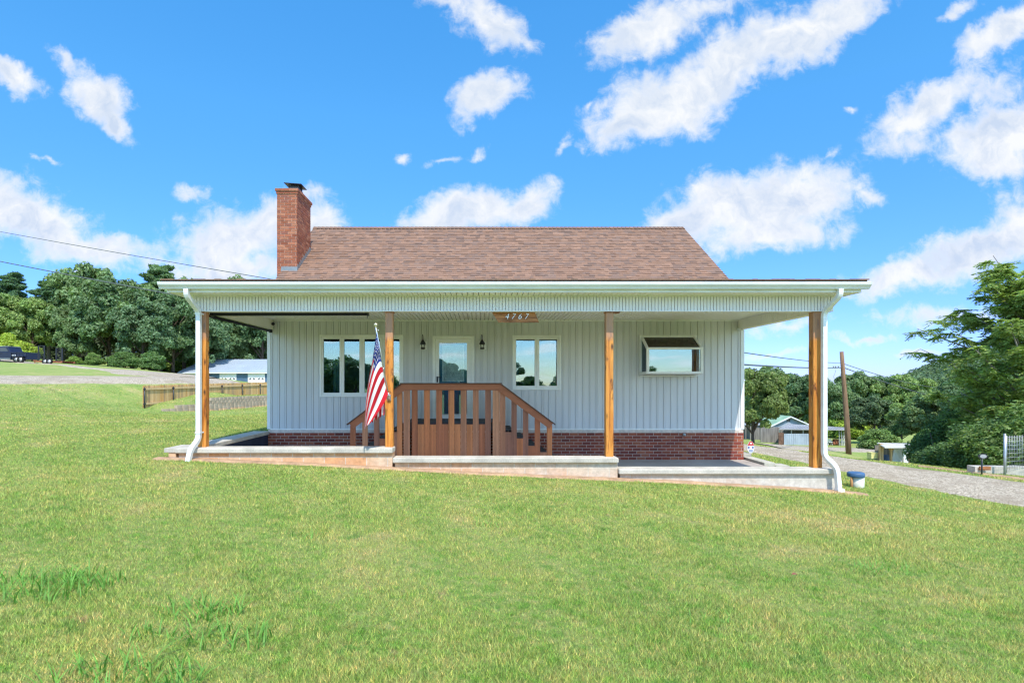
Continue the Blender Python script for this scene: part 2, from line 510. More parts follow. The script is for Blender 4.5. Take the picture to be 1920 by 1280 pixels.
    def leafmat(name, blade):
        m = bpy.data.materials.new(name); m.use_nodes = True; m.node_tree.nodes.clear(); t = NT(m.node_tree)
        at = t.n('ShaderNodeAttribute', attribute_name='Col').outputs[0]
        if blade:
            pos = t.n('ShaderNodeNewGeometry').outputs['Position']
            c, _, _ = lawn_nodes(t, pos)
            c = t.mix(1.0, c, at, 'MULTIPLY')
            c = t.mix(1.0, c, (1.34, 1.34, 1.25), 'MULTIPLY')
        else:
            c = t.mix(1.0, at, t.n('ShaderNodeObjectInfo').outputs['Color'], 'MULTIPLY')
        d = t.n('ShaderNodeBsdfPrincipled', {'Base Color': c, 'Roughness': .55 if not blade else .6, 'Specular IOR Level': .3 if not blade else .2})
        tl = t.n('ShaderNodeBsdfTranslucent', {'Color': t.mix(1.0, c, (1.2, 1.35, .75), 'MULTIPLY')})
        mx = t.n('ShaderNodeMixShader', {0: .35, 1: d.outputs[0], 2: tl.outputs[0]})
        t.n('ShaderNodeOutputMaterial', {'Surface': mx.outputs[0]})
        return m
    M['leaf'] = leafmat('leaf', False)
    M['blade'] = leafmat('grass_blade', True)

    # gravel
    m, t, b, o = principled('gravel')
    pos = t.n('ShaderNodeNewGeometry').outputs['Position']
    vo = t.n('ShaderNodeTexVoronoi', {'Vector': pos, 'Scale': 40.0})
    v2 = t.n('ShaderNodeTexVoronoi', {'Vector': pos, 'Scale': 9.0})
    hs = t.n('ShaderNodeSeparateColor', {0: vo.outputs['Color']}).outputs[0]
    hs2 = t.n('ShaderNodeSeparateColor', {0: v2.outputs['Color']}).outputs[0]
    g = t.math('ADD', t.math('MULTIPLY', hs, .82), t.math('MULTIPLY', hs2, .18))
    c = t.ramp(g, [(.1, (.19, .147, .098)), (.5, (.44, .36, .25)), (.9, (.64, .54, .40))])
    du = t.noise(pos, .9, 5, .65)
    c = t.mix(t.mr(du.outputs[0], .48, .68), c, (.32, .25, .165))
    t.t.links.new(c, b.inputs['Base Color'])
    b.inputs['Roughness'].default_value = .95
    bp = t.n('ShaderNodeBump', {'Height': vo.outputs[0], 'Strength': .8, 'Distance': .03})
    t.t.links.new(bp.outputs[0], b.inputs['Normal'])
    M['gravel'] = m

    # clay soil
    M['soil'] = mat('clay_soil', (.42, .27, .16), .97, .1, (4, 4, 4), .3, .6, (40, 40, 40), fine=.3)

    # concrete cap / slab and clay-stained block wall
    M['concrete'] = mat('concrete_cap', (.50, .455, .38), .9, .2, (3, 3, 3), .22, .4, (60, 60, 60), fine=.2)
    M['slab'] = mat('patio_slab', (.40, .34, .29), .9, .2, (1.2, 1.2, 1), .2, .2, fine=.12)
    m, t, b, o = principled('block_wall')
    co = t.n('ShaderNodeTexCoord').outputs['Object']
    sx = t.n('ShaderNodeSeparateXYZ', {0: t.n('ShaderNodeNewGeometry').outputs['Position']})
    pv = t.n('ShaderNodeCombineXYZ', {0: sx.outputs[0], 1: sx.outputs[2], 2: 0.0}).outputs[0]
    br = t.n('ShaderNodeTexBrick', {'Vector': pv, 'Color1': (.62, .30, .13, 1), 'Color2': (.66, .45, .28, 1), 'Mortar': (.60, .54, .45, 1), 'Scale': 1.0, 'Mortar Size': .007, 'Mortar Smooth': .3, 'Bias': 0.0, 'Brick Width': .40, 'Row Height': .2})
    n1 = t.noise(co, 1.4, 5, .65)
    gx = t.math('ADD', t.mr(sx.outputs[0], -5.5, 6.7, 0, .62), t.math('MULTIPLY', n1.outputs[0], .55))
    c = t.mix(t.mr(gx, .45, .85), br.outputs[0], (.56, .52, .44))
    n2 = t.noise(co, 9.0, 5, .7)
    c = t.mix(1.0, c, t.ramp(n2.outputs[0], [(.3, (.72, .70, .68)), (.65, (1.08, 1.08, 1.08))]), 'MULTIPLY')
    t.t.links.new(c, b.inputs['Base Color'])
    b.inputs['Roughness'].default_value = .95
    hh = t.math('ADD', t.math('MULTIPLY', br.outputs[1], -1.0), t.math('MULTIPLY', n2.outputs[0], .35))
    bp = t.n('ShaderNodeBump', {'Height': hh, 'Strength': .5, 'Distance': .01})
    t.t.links.new(bp.outputs[0], b.inputs['Normal'])
    M['blockwall'] = m
    M['retblock'] = mat('retaining_block', (1, 1, 1), .95, .15, (7, 7, 7), .22, .5, attr=True, fine=.25)

    # flag cloth
    m = bpy.data.materials.new('flag_cloth'); m.use_nodes = True; m.node_tree.nodes.clear(); t = NT(m.node_tree)
    at = t.n('ShaderNodeAttribute', attribute_name='Col').outputs[0]
    d = t.n('ShaderNodeBsdfPrincipled', {'Base Color': at, 'Roughness': .75, 'Specular IOR Level': .2})
    tl = t.n('ShaderNodeBsdfTranslucent', {'Color': at})
    mx = t.n('ShaderNodeMixShader', {0: .3, 1: d.outputs[0], 2: tl.outputs[0]})
    t.n('ShaderNodeOutputMaterial', {'Surface': mx.outputs[0]})
    M['flag'] = m


build_materials()

# ------------------------------------------------------------------ terrain
CTRL = np.array([
    # lawn in front
    (-5.6, 10.6, -1.43), (0, 10.6, -1.70), (6.7, 10.5, -2.04), (0, 0, -1.50), (-6, 0, -1.28), (6, 0, -1.75), (0, 5, -1.58), (5, 5, -1.82), (-5, 5, -1.36),
    (0, -30, -1.5), (-30, -30, -1.0), (30, -30, -2.2), (0, -90, -2.5), (-90, -80, -1), (90, -80, -4), (12, 0, -2.0), (25, 0, -3.0), (-15, 0, -.9), (-30, 5, -.3),
    # right side and gravel drive
    (9, 10, -2.2), (7.7, 11.6, -2.15), (9.2, 14, -2.25), (9, 18, -2.3), (12.5, 13, -2.3), (11.8, 16, -2.35), (10.4, 22, -2.45), (7.4, 14.5, -2.1), (7.5, 24, -2.25),
    (13.2, 14.4, -2.36), (12.8, 17, -2.42), (11.6, 24, -2.6), (16, 20, -3.6), (14, 32, -4.2), (21, 30, -5.2), (20, 14, -3.0), (25, 17, -4.0),
    (36, 55, -6.95), (45, 60, -7.5), (60, 100, -10.2), (72, 100, -10.4), (36, 75, -8.4), (55, 70, -8.7), (26, 45, -5.9), (44, 100, -9.9), (90, 100, -11),
    (120, 130, -12.5), (150, 200, -12), (100, 200, -12), (340, 400, 3), (430, 430, 22), (230, 420, -22), (290, 400, -11), (160, 420, -24), (520, 300, 12), (150, 330, -20), (260, 650, -40), (200, 500, -35), (420, 700, -30), (600, 620, -20),
    (13.4, 18.5, -2.80), (15, 22, -3.7), (17.5, 24.5, -4.3), (30, 40, -6.3), (38, 52, -7.45), (12.2, 20, -2.55),
    # left side, rising
    (-5.95, 11, -1.41), (-6.5, 14, -1.32), (-6.5, 20, -1.40), (-8.8, 10, -1.36), (-13, 15, -1.2), (-17.2, 20, -.92), (-25.8, 30, -.07), (-29.5, 34.5, .45),
    (-20.6, 32, -.16), (-23.6, 37, .40), (-19, 36, .02), (-40.6, 55, 1.70), (-48, 60, 2.05), (-52.5, 63, 2.34), (-46, 60, 1.98), (-38.8, 45, 1.22), (-45, 30, 1.0),
    (-60.4, 90, 2.45), (-46.5, 85, 1.5), (-77, 90, 3.7), (-42, 95, -.3), (-34, 95, -1.0), (-21, 45.5, .24), (-33, 70, -.1), (-31.8, 46, 1.12), (-27, 47.5, .83),
    (-15.4, 30, -1.66), (-14.2, 38, -1.72), (-17.8, 31, -1.25), (-16.6, 41, -1.05), (-17.9, 29.2, -1.35), (-12, 30, -1.68), (-8, 35, -1.75), (0, 40, -2.3), (6, 34, -2.5), (0, 80, -4.5), (-20, 70, -1.0), (-10, 60, -2.2), (20, 90, -8),
    (-110, 130, 6), (-60, 150, 4), (0, 200, -8), (-200, 200, 12), (0, 600, -25), (-500, 500, 20), (600, 900, -40), (0, 1400, -40), (-1200, 0, 0), (1200, 0, -15), (0, -1200, -10), (1200, 1300, -60), (-1200, 1300, 20), (-1200, -1200, 0), (1200, -1200, -15),
], float)


def tps_fit(c):
    n = len(c)
    sc = 50.0
    p = c[:, :2] / sc
    d2 = ((p[:, None] - p[None]) ** 2).sum(-1)
    K = np.where(d2 > 0, .5 * d2 * np.log(np.maximum(d2, 1e-12)), 0) + np.eye(n) * 1e-5
    Pm = np.c_[np.ones(n), p]
    A = np.zeros((n + 3, n + 3))
    A[:n, :n] = K
    A[:n, n:] = Pm
    A[n:, :n] = Pm.T
    b = np.r_[c[:, 2], 0, 0, 0]
    s = np.linalg.solve(A, b)
    return p, s, sc


TP, TS, TSC = tps_fit(CTRL)


WALLP = np.array([(-17.75, 28.6), (-16.9, 30.2), (-16.4, 32.0), (-16.1, 34.0), (-15.85, 36.5), (-15.55, 39.0), (-15.2, 41.5), (-14.7, 44.2), (-14.0, 47)])


def gz_np(x, y):
    x = np.asarray(x, float).ravel(); y = np.asarray(y, float).ravel()
    z = gz_raw(x, y)
    # the lawn is cut level in front of the block retaining wall, the terrace behind it is filled up
    xw = np.interp(y, WALLP[:, 1], WALLP[:, 0]) - .16
    wy = np.clip((y - 28.2) / 1.4, 0, 1) * np.clip((49.5 - y) / 2.0, 0, 1)
    low = np.interp(y, [28.6, 31, 33.3, 36, 42, 47], [-1.46, -1.56, -1.66, -1.66, -1.62, -1.62])
    top = np.interp(y, [28.6, 30.0, 30.6, 33, 47], [-1.40, -1.30, -1.12, -.85, -.85])
    d = x - xw
    wl_ = wy * np.clip((7.5 - d) / 3.5, 0, 1) * (d > 0)
    wt_ = wy * np.clip((d + 4.2) / 1.8, 0, 1) * (d <= 0)
    return z + np.minimum(low - z, 0) * wl_ + np.maximum(top - z, 0) * wt_


def gz_raw(x, y):
    x = np.asarray(x, float).ravel(); y = np.asarray(y, float).ravel()
    out = np.empty(len(x))
    for i in range(0, len(x), 60000):
        q = np.c_[x[i:i + 60000], y[i:i + 60000]] / TSC
        d2 = ((q[:, None] - TP[None]) ** 2).sum(-1)
        U = .5 * d2 * np.log(np.maximum(d2, 1e-12))
        out[i:i + 60000] = U @ TS[:-3] + TS[-3] + q @ TS[-2:]
    return out


def gz(x, y):
    return float(gz_np([x], [y])[0])


def axis(lo, hi, step, far_lo, far_hi, g=1.16):
    a = list(np.arange(lo, hi + 1e-6, step))
    s = step
    while a[-1] < far_hi:
        s *= g; a.append(a[-1] + s)
    s = step
    while a[0] > far_lo:
        s *= g; a.insert(0, a[0] - s)
    return np.array(a)


gx_ax = axis(-32, 20, .5, -1800, 1800)
gx_ax = np.unique(np.round(np.r_[gx_ax, np.arange(-19, -13, .1)], 4))
gy_ax = axis(-2, 50, .5, -1600, 2400)
GX, GY = np.meshgrid(gx_ax, gy_ax)
GZ = gz_np(GX, GY).reshape(GX.shape)
# ground is dug out under house and sunken patio
inside = (GX > -5.9) & (GX < 6.6) & (GY > 10.95) & (GY < 24)
GZ[inside] = np.minimum(GZ[inside], -2.25)
nx, ny = len(gx_ax), len(gy_ax)
idx = np.arange(nx * ny).reshape(ny, nx)
fq = np.stack([idx[:-1, :-1], idx[:-1, 1:], idx[1:, 1:], idx[1:, :-1]], -1).reshape(-1, 4)
ground = np_mesh('ground', np.stack([GX, GY, GZ], -1).reshape(-1, 3), fq, M['lawn'], smooth=True)
tag(ground, kind='structure')


def strip_road(name, e1, e2, lift, matl, step=.45, wob=.18):
    """sheet between two polylines, draped on the ground"""
    def resample(e, n):
        e = np.array(e, float)
        L = np.r_[0, np.cumsum(np.hypot(*np.diff(e, axis=0).T))]
        t = np.linspace(0, L[-1], n)
        # smooth by cubic-ish subdivision: linear then box filter
        x = np.interp(t, L, e[:, 0]); y = np.interp(t, L, e[:, 1])
        k = max(3, n // 14) | 1
        px_ = np.pad(x, k // 2, mode='reflect', reflect_type='odd'); py_ = np.pad(y, k // 2, mode='reflect', reflect_type='odd')
        ker = np.ones(k) / k
        return np.convolve(px_, ker, 'valid'), np.convolve(py_, ker, 'valid')
    e = np.array(e1, float)
    n = int(np.hypot(*np.diff(e, axis=0).T).sum() / step) + 4
    x1, y1 = resample(e1, n); x2, y2 = resample(e2, n)
    rs = np.random.RandomState(5)
    def wobn(m):
        a = rs.randn(m); k = np.ones(5) / 5
        return np.convolve(np.pad(a, 2, mode='edge'), k, 'valid') * wob + rs.randn(m) * wob * .35
    wd = int(np.hypot(x1 - x2, y1 - y2).mean() / step) + 3
    tt = np.linspace(0, 1, wd)[:, None]
    a = wobn(n); b = wobn(n)
    dx, dy = x2 - x1, y2 - y1
    L = np.hypot(dx, dy) + 1e-6
    X = (x1 + dx / L * a)[None] * (1 - tt) + (x2 + dx / L * b)[None] * tt
    Y = (y1 + dy / L * a)[None] * (1 - tt) + (y2 + dy / L * b)[None] * tt
    Z = gz_np(X, Y).reshape(X.shape) + lift
    Z[0] -= lift * 1.2; Z[-1] -= lift * 1.2
    ii = np.arange(wd * n).reshape(wd, n)
    f = np.stack([ii[:-1, :-1], ii[:-1, 1:], ii[1:, 1:], ii[1:, :-1]], -1).reshape(-1, 4)
    o = np_mesh(name, np.stack([X, Y, Z], -1).reshape(-1, 3), f, matl, smooth=True)
    return tag(o, kind='structure')


DRV_L = [(11.2, 2), (10.4, 6), (9.7, 10), (9.15, 13.4), (9.0, 17.6), (8.7, 22), (7.5, 29), (4, 37)]
DRV_R = [(14.6, 3), (13.5, 8), (12.6, 12.6), (11.9, 15.6), (11.2, 19), (10.6, 22.5), (9.8, 30), (6, 40)]
strip_road('driveway', DRV_L, DRV_R, .035, M['gravel'])
strip_road('gravel_road', [(-47, 28.5), (-25.8, 30), (-20.6, 32), (-18.7, 36), (-18.4, 42), (-19.6, 46)], [(-50, 34), (-29.5, 34.6), (-24.6, 36.4), (-23.2, 40), (-22.4, 43.5), (-21.2, 46)], .05, M['gravel'], .6, .15)
strip_road('gravel_road', [(-75, 72), (-60, 66), (-42.9, 56), (-31.8, 46), (-25.5, 39), (-22.5, 40.5)], [(-74, 77), (-59, 71), (-45.5, 60), (-35.2, 51), (-27, 47.7), (-21.6, 46.6)], .075, M['gravel'], .8, .2)
strip_road('gravel_ground', [(28, 50), (34, 56), (44, 60), (62, 66)], [(33, 84), (42, 80), (54, 80), (70, 84)], .08, M['gravel'], 1.2, .4)
strip_road('soil', [(-6.1, 10.30), (-3, 10.33), (1, 10.32), (4, 10.30), (7.1, 10.26)], [(-6.1, 10.62), (-3, 10.62), (1, 10.62), (4, 10.62), (7.1, 10.62)], .03, M['soil'], .12, .035)
strip_road('soil', [(13.6, 10.5), (13.0, 13.2), (12.3, 15.8)], [(14.0, 11.0), (13.35, 13.7), (12.5, 16.1)], .03, M['soil'], .25, .08)

# ------------------------------------------------------------------ house
XL, XR = -5.51, 6.69
DF, DW, DB = 10.71, 14.36, 24.4         # porch front line, front wall, back wall
CEIL = 1.614
FLOOR = -1.96
house = thing('house', (.59, 19.0, FLOOR), 'low house with grey board and batten siding, brown shingle roof and a deep front porch', 'house')


def wx(px): return (px - CX) / 73.1
def wz(py): return (CY - py) / 73.1


# openings in the front wall (x0, x1, z0, z1)
WIN4 = (wx(601), wx(756), wz(743), wz(628.5))
WIN2 = (wx(961.5), wx(1051), wz(730), wz(629))
DOOR = (wx(812), wx(888.5), wz(785), wz(631))
GARD = (wx(1199), wx(1305), wz(703), wz(629))
SZ0, SZ1 = -1.176, CEIL

PITCH, BAT = .1735, .034


def siding_profile(x0, x1):
    """x / proud pairs of the board-and-batten face between x0 and x1"""
    pts = []
    k = math.floor((x0 - XL) / PITCH) - 1
    raw = []
    while XL + k * PITCH < x1 + PITCH:
        a = XL + .09 + k * PITCH
        raw += [(a - .008, 0), (a - .008, -.012), (a, -.012), (a, .012), (a + BAT, .012), (a + BAT, -.012), (a + BAT + .007, -.012), (a + BAT + .007, 0)]
        k += 1
    def yat(x):
        for (xa, ya), (xb, yb) in zip(raw, raw[1:]):
            if xa <= x <= xb and xb > xa: return ya + (yb - ya) * (x - xa) / (xb - xa)
        return 0
    pts.append((x0, yat(x0)))
    pts += [p for p in raw if x0 < p[0] < x1]
    pts.append((x1, yat(x1)))
    return pts


def siding_rect(mb, x0, x1, z0, z1):
    pr = siding_profile(x0, x1)
    vs = []
    for x, d in pr:
        vs += [(x, DW - d, z0), (x, DW - d, z1)]
    mb.add(vs, [(2 * i, 2 * i + 2, 2 * i + 3, 2 * i + 1) for i in range(len(pr) - 1)])


OPEN = sorted([WIN4, DOOR, WIN2, GARD])
mb = MB()
xc = XL
for (a, b, c, d) in OPEN:
    siding_rect(mb, xc, a, SZ0, SZ1)
    if c > SZ0: siding_rect(mb, a, b, SZ0, c)
    siding_rect(mb, a, b, d, SZ1)
    # reveals
    mb.box(a - .002, a + .001, DW + .03, DW + .2, c, d); mb.box(b - .001, b + .002, DW + .03, DW + .2, c, d)
    xc = b
siding_rect(mb, xc, XR, SZ0, SZ1)
mb.build('siding', M['siding'], house)
# side and back walls with gables
mb = MB()
RIDGE_D, RIDGE_Z = 19.4, 5.37
SL = .68
def roof_z(D): return 2.855 + SL * (min(D, 2 * RIDGE_D - D) - 15.7)
for x, sgn in ((XL, 1), (XR, -1)):
    poly = [(x, DW + .02, SZ0), (x, DB, SZ0), (x, DB, roof_z(DB) - .12), (x, RIDGE_D, RIDGE_Z - .14), (x, DW + .02, roof_z(DW) - .12)]
    mb.prism(poly, (sgn * .12, 0, 0))
mb.box(XL + .12, XR - .12, DB - .12, DB, SZ0, 1.7)
mb.build('side_wall', M['siding'], house)
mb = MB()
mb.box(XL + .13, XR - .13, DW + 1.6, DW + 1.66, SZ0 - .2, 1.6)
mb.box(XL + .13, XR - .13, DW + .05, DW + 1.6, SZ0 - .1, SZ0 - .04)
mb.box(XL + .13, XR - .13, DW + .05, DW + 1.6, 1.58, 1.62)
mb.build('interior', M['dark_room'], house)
mb = MB()
mb.box(XL - .012, XL + .075, DW - .018, DW + .07, SZ0, SZ1); mb.box(XR - .075, XR + .012, DW - .018, DW + .07, SZ0, SZ1)
mb.box(XL + .075, XR - .075, DW - .024, DW + .01, SZ0 - .02, SZ0 + .012)
mb.box(XL + .075, XR - .075, DW - .026, DW + .01, SZ1 - .03, SZ1)
mb.build('corner_board', M['white'], house)

# bricks
BRICK_DARK = [(.30, .070, .040), (.26, .060, .038), (.34, .092, .050), (.21, .050, .036), (.38, .12, .065)]
BRICK_RED = [(.36, .125, .068), (.40, .15, .085), (.32, .105, .060), (.43, .18, .105), (.37, .13, .075), (.29, .11, .075)]


def brick_face(mb, org, ud, vd, nd, wd, ht, pal, bl=.203, bh=.0655, m=.0115, pr=.007, rs=None):
    rs = rs or RND
    org, ud, vd, nd = Vector(org), Vector(ud), Vector(vd), Vector(nd)
    row = 0
    z = m * .5
    while z + bh <= ht + 1e-4:
        x = -(bl + m) * (.5 if row % 2 else 0)
        while x < wd:
            a, b = max(x, 0), min(x + bl, wd)
            if b - a > .02:
                p = pr + rs.uniform(-.0015, .002)
                zz0 = z + rs.uniform(-.001, .001)
                q = [org + ud * s + vd * t_ + nd * n_ for n_ in (0, p) for (s, t_) in ((a, zz0), (b, zz0), (b, zz0 + bh), (a, zz0 + bh))]
                c = rs.choice(pal); k = rs.uniform(.85, 1.15)
                mb.add(q, [(4, 5, 6, 7), (0, 1, 5, 4), (1, 2, 6, 5), (2, 3, 7, 6), (3, 0, 4, 7)], tuple(min(1, v_ * k) for v_ in c))
            x += bl + m
        z += bh + m
        row += 1


mb = MB()
brick_face(mb, (XL + .02, DW - .03, FLOOR), (1, 0, 0), (0, 0, 1), (0, -1, 0), XR - XL - .04, SZ0 - .02 - FLOOR, BRICK_DARK)
brick_face(mb, (XL + .02, DB, FLOOR - .3), (0, -1, 0), (0, 0, 1), (-1, 0, 0), DB - DW, SZ0 + .28 - FLOOR, BRICK_DARK)
brick_face(mb, (XR - .02, DW - .03, FLOOR - .3), (0, 1, 0), (0, 0, 1), (1, 0, 0), DB - DW, SZ0 + .28 - FLOOR, BRICK_DARK)
bb = mb.build('brick_base', M['brick'], house)
mb = MB()
mb.box(XL + .02, XR - .02, DW - .03, DB, FLOOR - .3, SZ0 - .02)
mb.build('mortar', M['mortar'], bb)

# shingled roofs
SH_PAL = [(.275, .160, .105), (.255, .148, .098), (.300, .178, .118), (.225, .135, .095), (.185, .130, .105), (.315, .182, .120), (.265, .158, .108), (.210, .142, .112), (.285, .162, .105), (.20, .135, .108)]
SH_PAL = [tuple(.45 * m_ + .55 * c_ for m_, c_ in zip((.252, .152, .106), p_)) for p_ in SH_PAL]


def shingle_plane(mb, x0, x1, y0, z0, y1, z1, rs, expo=.142):
    d = Vector((0, y1 - y0, z1 - z0)); L = d.length; d.normalize()
    n = Vector((0, -d.z, d.y))
    if n.z < 0: n = -n
    rows = int(L / expo)
    e = L / rows
    for r_ in range(rows):
        x = x0 - rs.uniform(0, .2)
        a0 = r_ * e
        while x < x1:
            wd = rs.choice((.09, .12, .15, .19, .24)) * rs.uniform(.85, 1.15)
            xa, xb = max(x, x0), min(x + wd, x1)
            if xb > xa:
                th = rs.choice((.007, .007, .015))
                c = rs.choice(SH_PAL); k = rs.uniform(.88, 1.12)
                base = Vector((0, y0, z0))
                lo = base + d * a0; hi = base + d * (a0 + e * 1.04)
                q = []
                for xx in (xa, xb):
                    q += [Vector((xx, 0, 0)) + lo + n * (th + .006), Vector((xx, 0, 0)) + hi + n * .003, Vector((xx, 0, 0)) + lo - n * .002]
                mb.add(q, [(0, 3, 4, 1), (2, 5, 3, 0), (0, 1, 2), (3, 5, 4)], tuple(v_ * k for v_ in c))
            x += wd


rs = random.Random(11)
RX0, RX1 = -5.83, 6.945
mb = MB()
mb.prism([(RX0, 14.42, roof_z(14.42)), (RX0, RIDGE_D, RIDGE_Z), (RX0, RIDGE_D, RIDGE_Z - .14), (RX0, 14.42, roof_z(14.42) - .14)], (RX1 - RX0, 0, 0), (.2, .1, .075))
mb.prism([(RX0, RIDGE_D, RIDGE_Z), (RX0, 25.0, roof_z(25.0)), (RX0, 25.0, roof_z(25.0) - .14), (RX0, RIDGE_D, RIDGE_Z - .14)], (RX1 - RX0, 0, 0), (.2, .1, .075))
shingle_plane(mb, RX0 - .015, RX1 + .015, 14.8, roof_z(14.8), RIDGE_D, RIDGE_Z, rs)
roof = mb.build('roof', M['shingle'], house)
mb = MB()
x = RX0 - .015
while x < RX1:
    c = rs.choice(SH_PAL)
    w_ = min(.25, RX1 + .015 - x)
    h_ = .018
    q = [(x, RIDGE_D - .15, RIDGE_Z - .075 + h_), (x, RIDGE_D, RIDGE_Z + .03 + h_), (x, RIDGE_D + .15, RIDGE_Z - .075 + h_), (x + w_, RIDGE_D - .15, RIDGE_Z - .085 + .008), (x + w_, RIDGE_D, RIDGE_Z + .02 + .008), (x + w_, RIDGE_D + .15, RIDGE_Z - .085 + .008), (x, RIDGE_D - .15, RIDGE_Z - .10), (x + w_, RIDGE_D - .15, RIDGE_Z - .10)]
    mb.add(q, [(0, 3, 4, 1), (1, 4, 5, 2), (6, 7, 3, 0)], tuple(v_ * .8 for v_ in c))
    x += .14
mb.build('ridge_cap', M['shingle'], roof)
# rake boards
mb = MB()
for x in (RX0 - .02, RX1):
    mb.prism([(x, 14.6, roof_z(14.6) - .02), (x, RIDGE_D, RIDGE_Z - .02), (x, RIDGE_D, RIDGE_Z - .2), (x, 14.6, roof_z(14.6) - .2)], (.02, 0, 0))
    mb.build('rake_board', M['white'], roof); mb = MB()

# porch roof: shallow shingled plane over a boxed eave
E0, E1 = 10.20, 15.4
EZ = 1.875
PSL = .115
PX0, PX1 = XL - .335, XR + .315
mb = MB()
pz = lambda D: EZ + PSL * (D - E0)
mb.prism([(PX0, E0, pz(E0)), (PX0, 15.15, pz(15.15)), (PX0, 15.15, pz(15.15) - .03), (PX0, E0, pz(E0) - .03)], (PX1 - PX0, 0, 0), (.12, .08, .07))
shingle_plane(mb, PX0 - .02, PX1 + .02, E0 - .03, pz(E0) - .002, 15.15, pz(15.15), rs)
mb.build('porch_roof', M['shingle'], house)
SOF = 1.673
mb = MB()
mb.box(PX0 + .04, PX1 - .04, 10.30, 10.33, SOF - .005, 1.84)                       # front fascia
for x in (PX0 + .02, PX1 - .045):
    mb.prism([(x, 10.335, SOF - .005), (x, 14.9, SOF - .005), (x, 14.9, pz(14.9) - .035), (x, 10.335, pz(10.335) - .035)], (.025, 0, 0))
mb.build('fascia', M['gutter'], house)
mb = MB()                                                                           # soffit boards round the beam
x = PX0 + .05
while x < PX1 - .06:
    mb.box(x + .006, x + .098, 10.335, DF - .015, SOF, SOF + .02)
    x += .104
for x0, x1 in ((PX0 + .05, XL - .005), (XR + .005, PX1 - .05)):
    y = DF
    while y < 14.3:
        mb.box(x0, x1, y, y + .098, SOF, SOF + .02); y += .104
mb.build('soffit', M['soffit'], house)
# gutter, K-profile, open top
G0, G1 = -5.90, 7.06
prof = [(10.30, 1.72), (10.215, 1.72), (10.205, 1.745), (10.165, 1.79), (10.155, 1.835), (10.170, 1.842), (10.174, 1.835), (10.182, 1.79), (10.222, 1.75), (10.285, 1.735), (10.285, 1.845), (10.30, 1.845)]
mb = MB()
mb.prism([(G0, y, z) for y, z in prof], (G1 - G0, 0, 0))
for x in (G0 - .004, G1):
    mb.prism([(x, 10.30, 1.718), (x, 10.213, 1.718), (x, 10.203, 1.745), (x, 10.161, 1.79), (x, 10.152, 1.842), (x, 10.30, 1.846)], (.004, 0, 0))
mb.build('gutter', M['gutter'], house)

# frieze of the front beam and side beams: vertical bead board
BZ0, BZ1 = 1.378, SOF
def bead_front(mb, x0, x1, y, z0, z1, sp=.062, sgn=-1):
    x = x0
    while x < x1 - .004:
        xe = min(x + sp - .012, x1)
        mb.box(x, xe, y, y + .02, z0, z1)
        x += sp
mb = MB()
bead_front(mb, XL, XR, DF - .025, BZ0, BZ1)
mb.box(XL, XR, DF + .002, DF + .15, BZ0 + .004, BZ1)
mb.box(XL - .003, XR + .003, DF - .032, DF + .155, BZ0 - .012, BZ0 + .004)
mb.box(XL - .003, XR + .003, DF - .036, DF - .026, BZ1 - .03, BZ1)
mb.build('frieze', M['groove'], house)
mb = MB()
for xo, xi in ((XL, XL + .15), (XR, XR - .15)):
    s = 1 if xi > xo else -1
    y = DF + .16
    while y < DW - .03:
        ye = min(y + .085, DW - .03)
        a, b = sorted((xi - s * .006, xi))
        mb.box(a, b, y, ye, BZ0, CEIL)
        y += .091
    a, b = sorted((xo, xi - s * .008))
    mb.box(a, b, DF + .156, DW - .03, BZ0 + .003, SOF)
    a, b = sorted((xo - s * .004, xi + s * .004))
    mb.box(a, b, DF + .156, DW - .03, BZ0 - .012, BZ0)
    mb.build('side_beam', M['soffit'], house); mb = MB()
mb = MB()
x = XL + .16
while x < XR - .16:
    mb.box(x, min(x + .088, XR - .155), DF + .155, DW - .027, CEIL, CEIL + .02)
    x += .102
mb.box(XL + .15, XR - .15, DF + .152, DW - .02, CEIL + .03, CEIL + .045)
mb.build('porch_ceiling', M['soffit'], house)

# cedar posts
CAP1, CAP2, CAP3 = -1.224, -1.408, -1.62
POSTS = [(-5.455, CAP1, ), (-1.868, CAP1), (2.36, CAP2), (6.335, CAP3)]
for i, (x, zb) in enumerate(POSTS):
    wd = .146 if i else .15
    if i == 3: wd = .17
    cx_, cy_ = x + wd / 2, DF + .012 + wd / 2
    n = 22
    vs, fs = [], []
    hw = wd / 2
    ring = [(-1, -.86), (-.86, -1), (.86, -1), (1, -.86), (1, .86), (.86, 1), (-.86, 1), (-1, .86)]
    for k in range(n + 1):
        z = zb + (BZ0 - .012 - zb) * k / n
        for j, (a, b) in enumerate(ring):
            nz_ = mnoise.noise(Vector((a * .6 + i * 9, b * .6, z * 1.9))) * .006 + mnoise.noise(Vector((a * 2 + i * 5, b * 2, z * 7))) * .003
            vs.append((cx_ + a * (hw + nz_), cy_ + b * (hw + nz_), z))
    for k in range(n):
        for j in range(8):
            fs.append((k * 8 + j, k * 8 + (j + 1) % 8, (k + 1) * 8 + (j + 1) % 8, (k + 1) * 8 + j))
    fs.append(tuple(range(n * 8, n * 8 + 8)))
    mb = MB(); mb.add(vs, fs, smooth=False)
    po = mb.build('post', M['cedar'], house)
    mb = MB()
    if i in (1, 2):
        mb.box(x - .012, x + wd + (.13 if i == 2 else .012), DF - .005, DF + .03 + wd, BZ0 - .030, BZ0 - .0125)
        mb.build('shim', M['plank'], po)

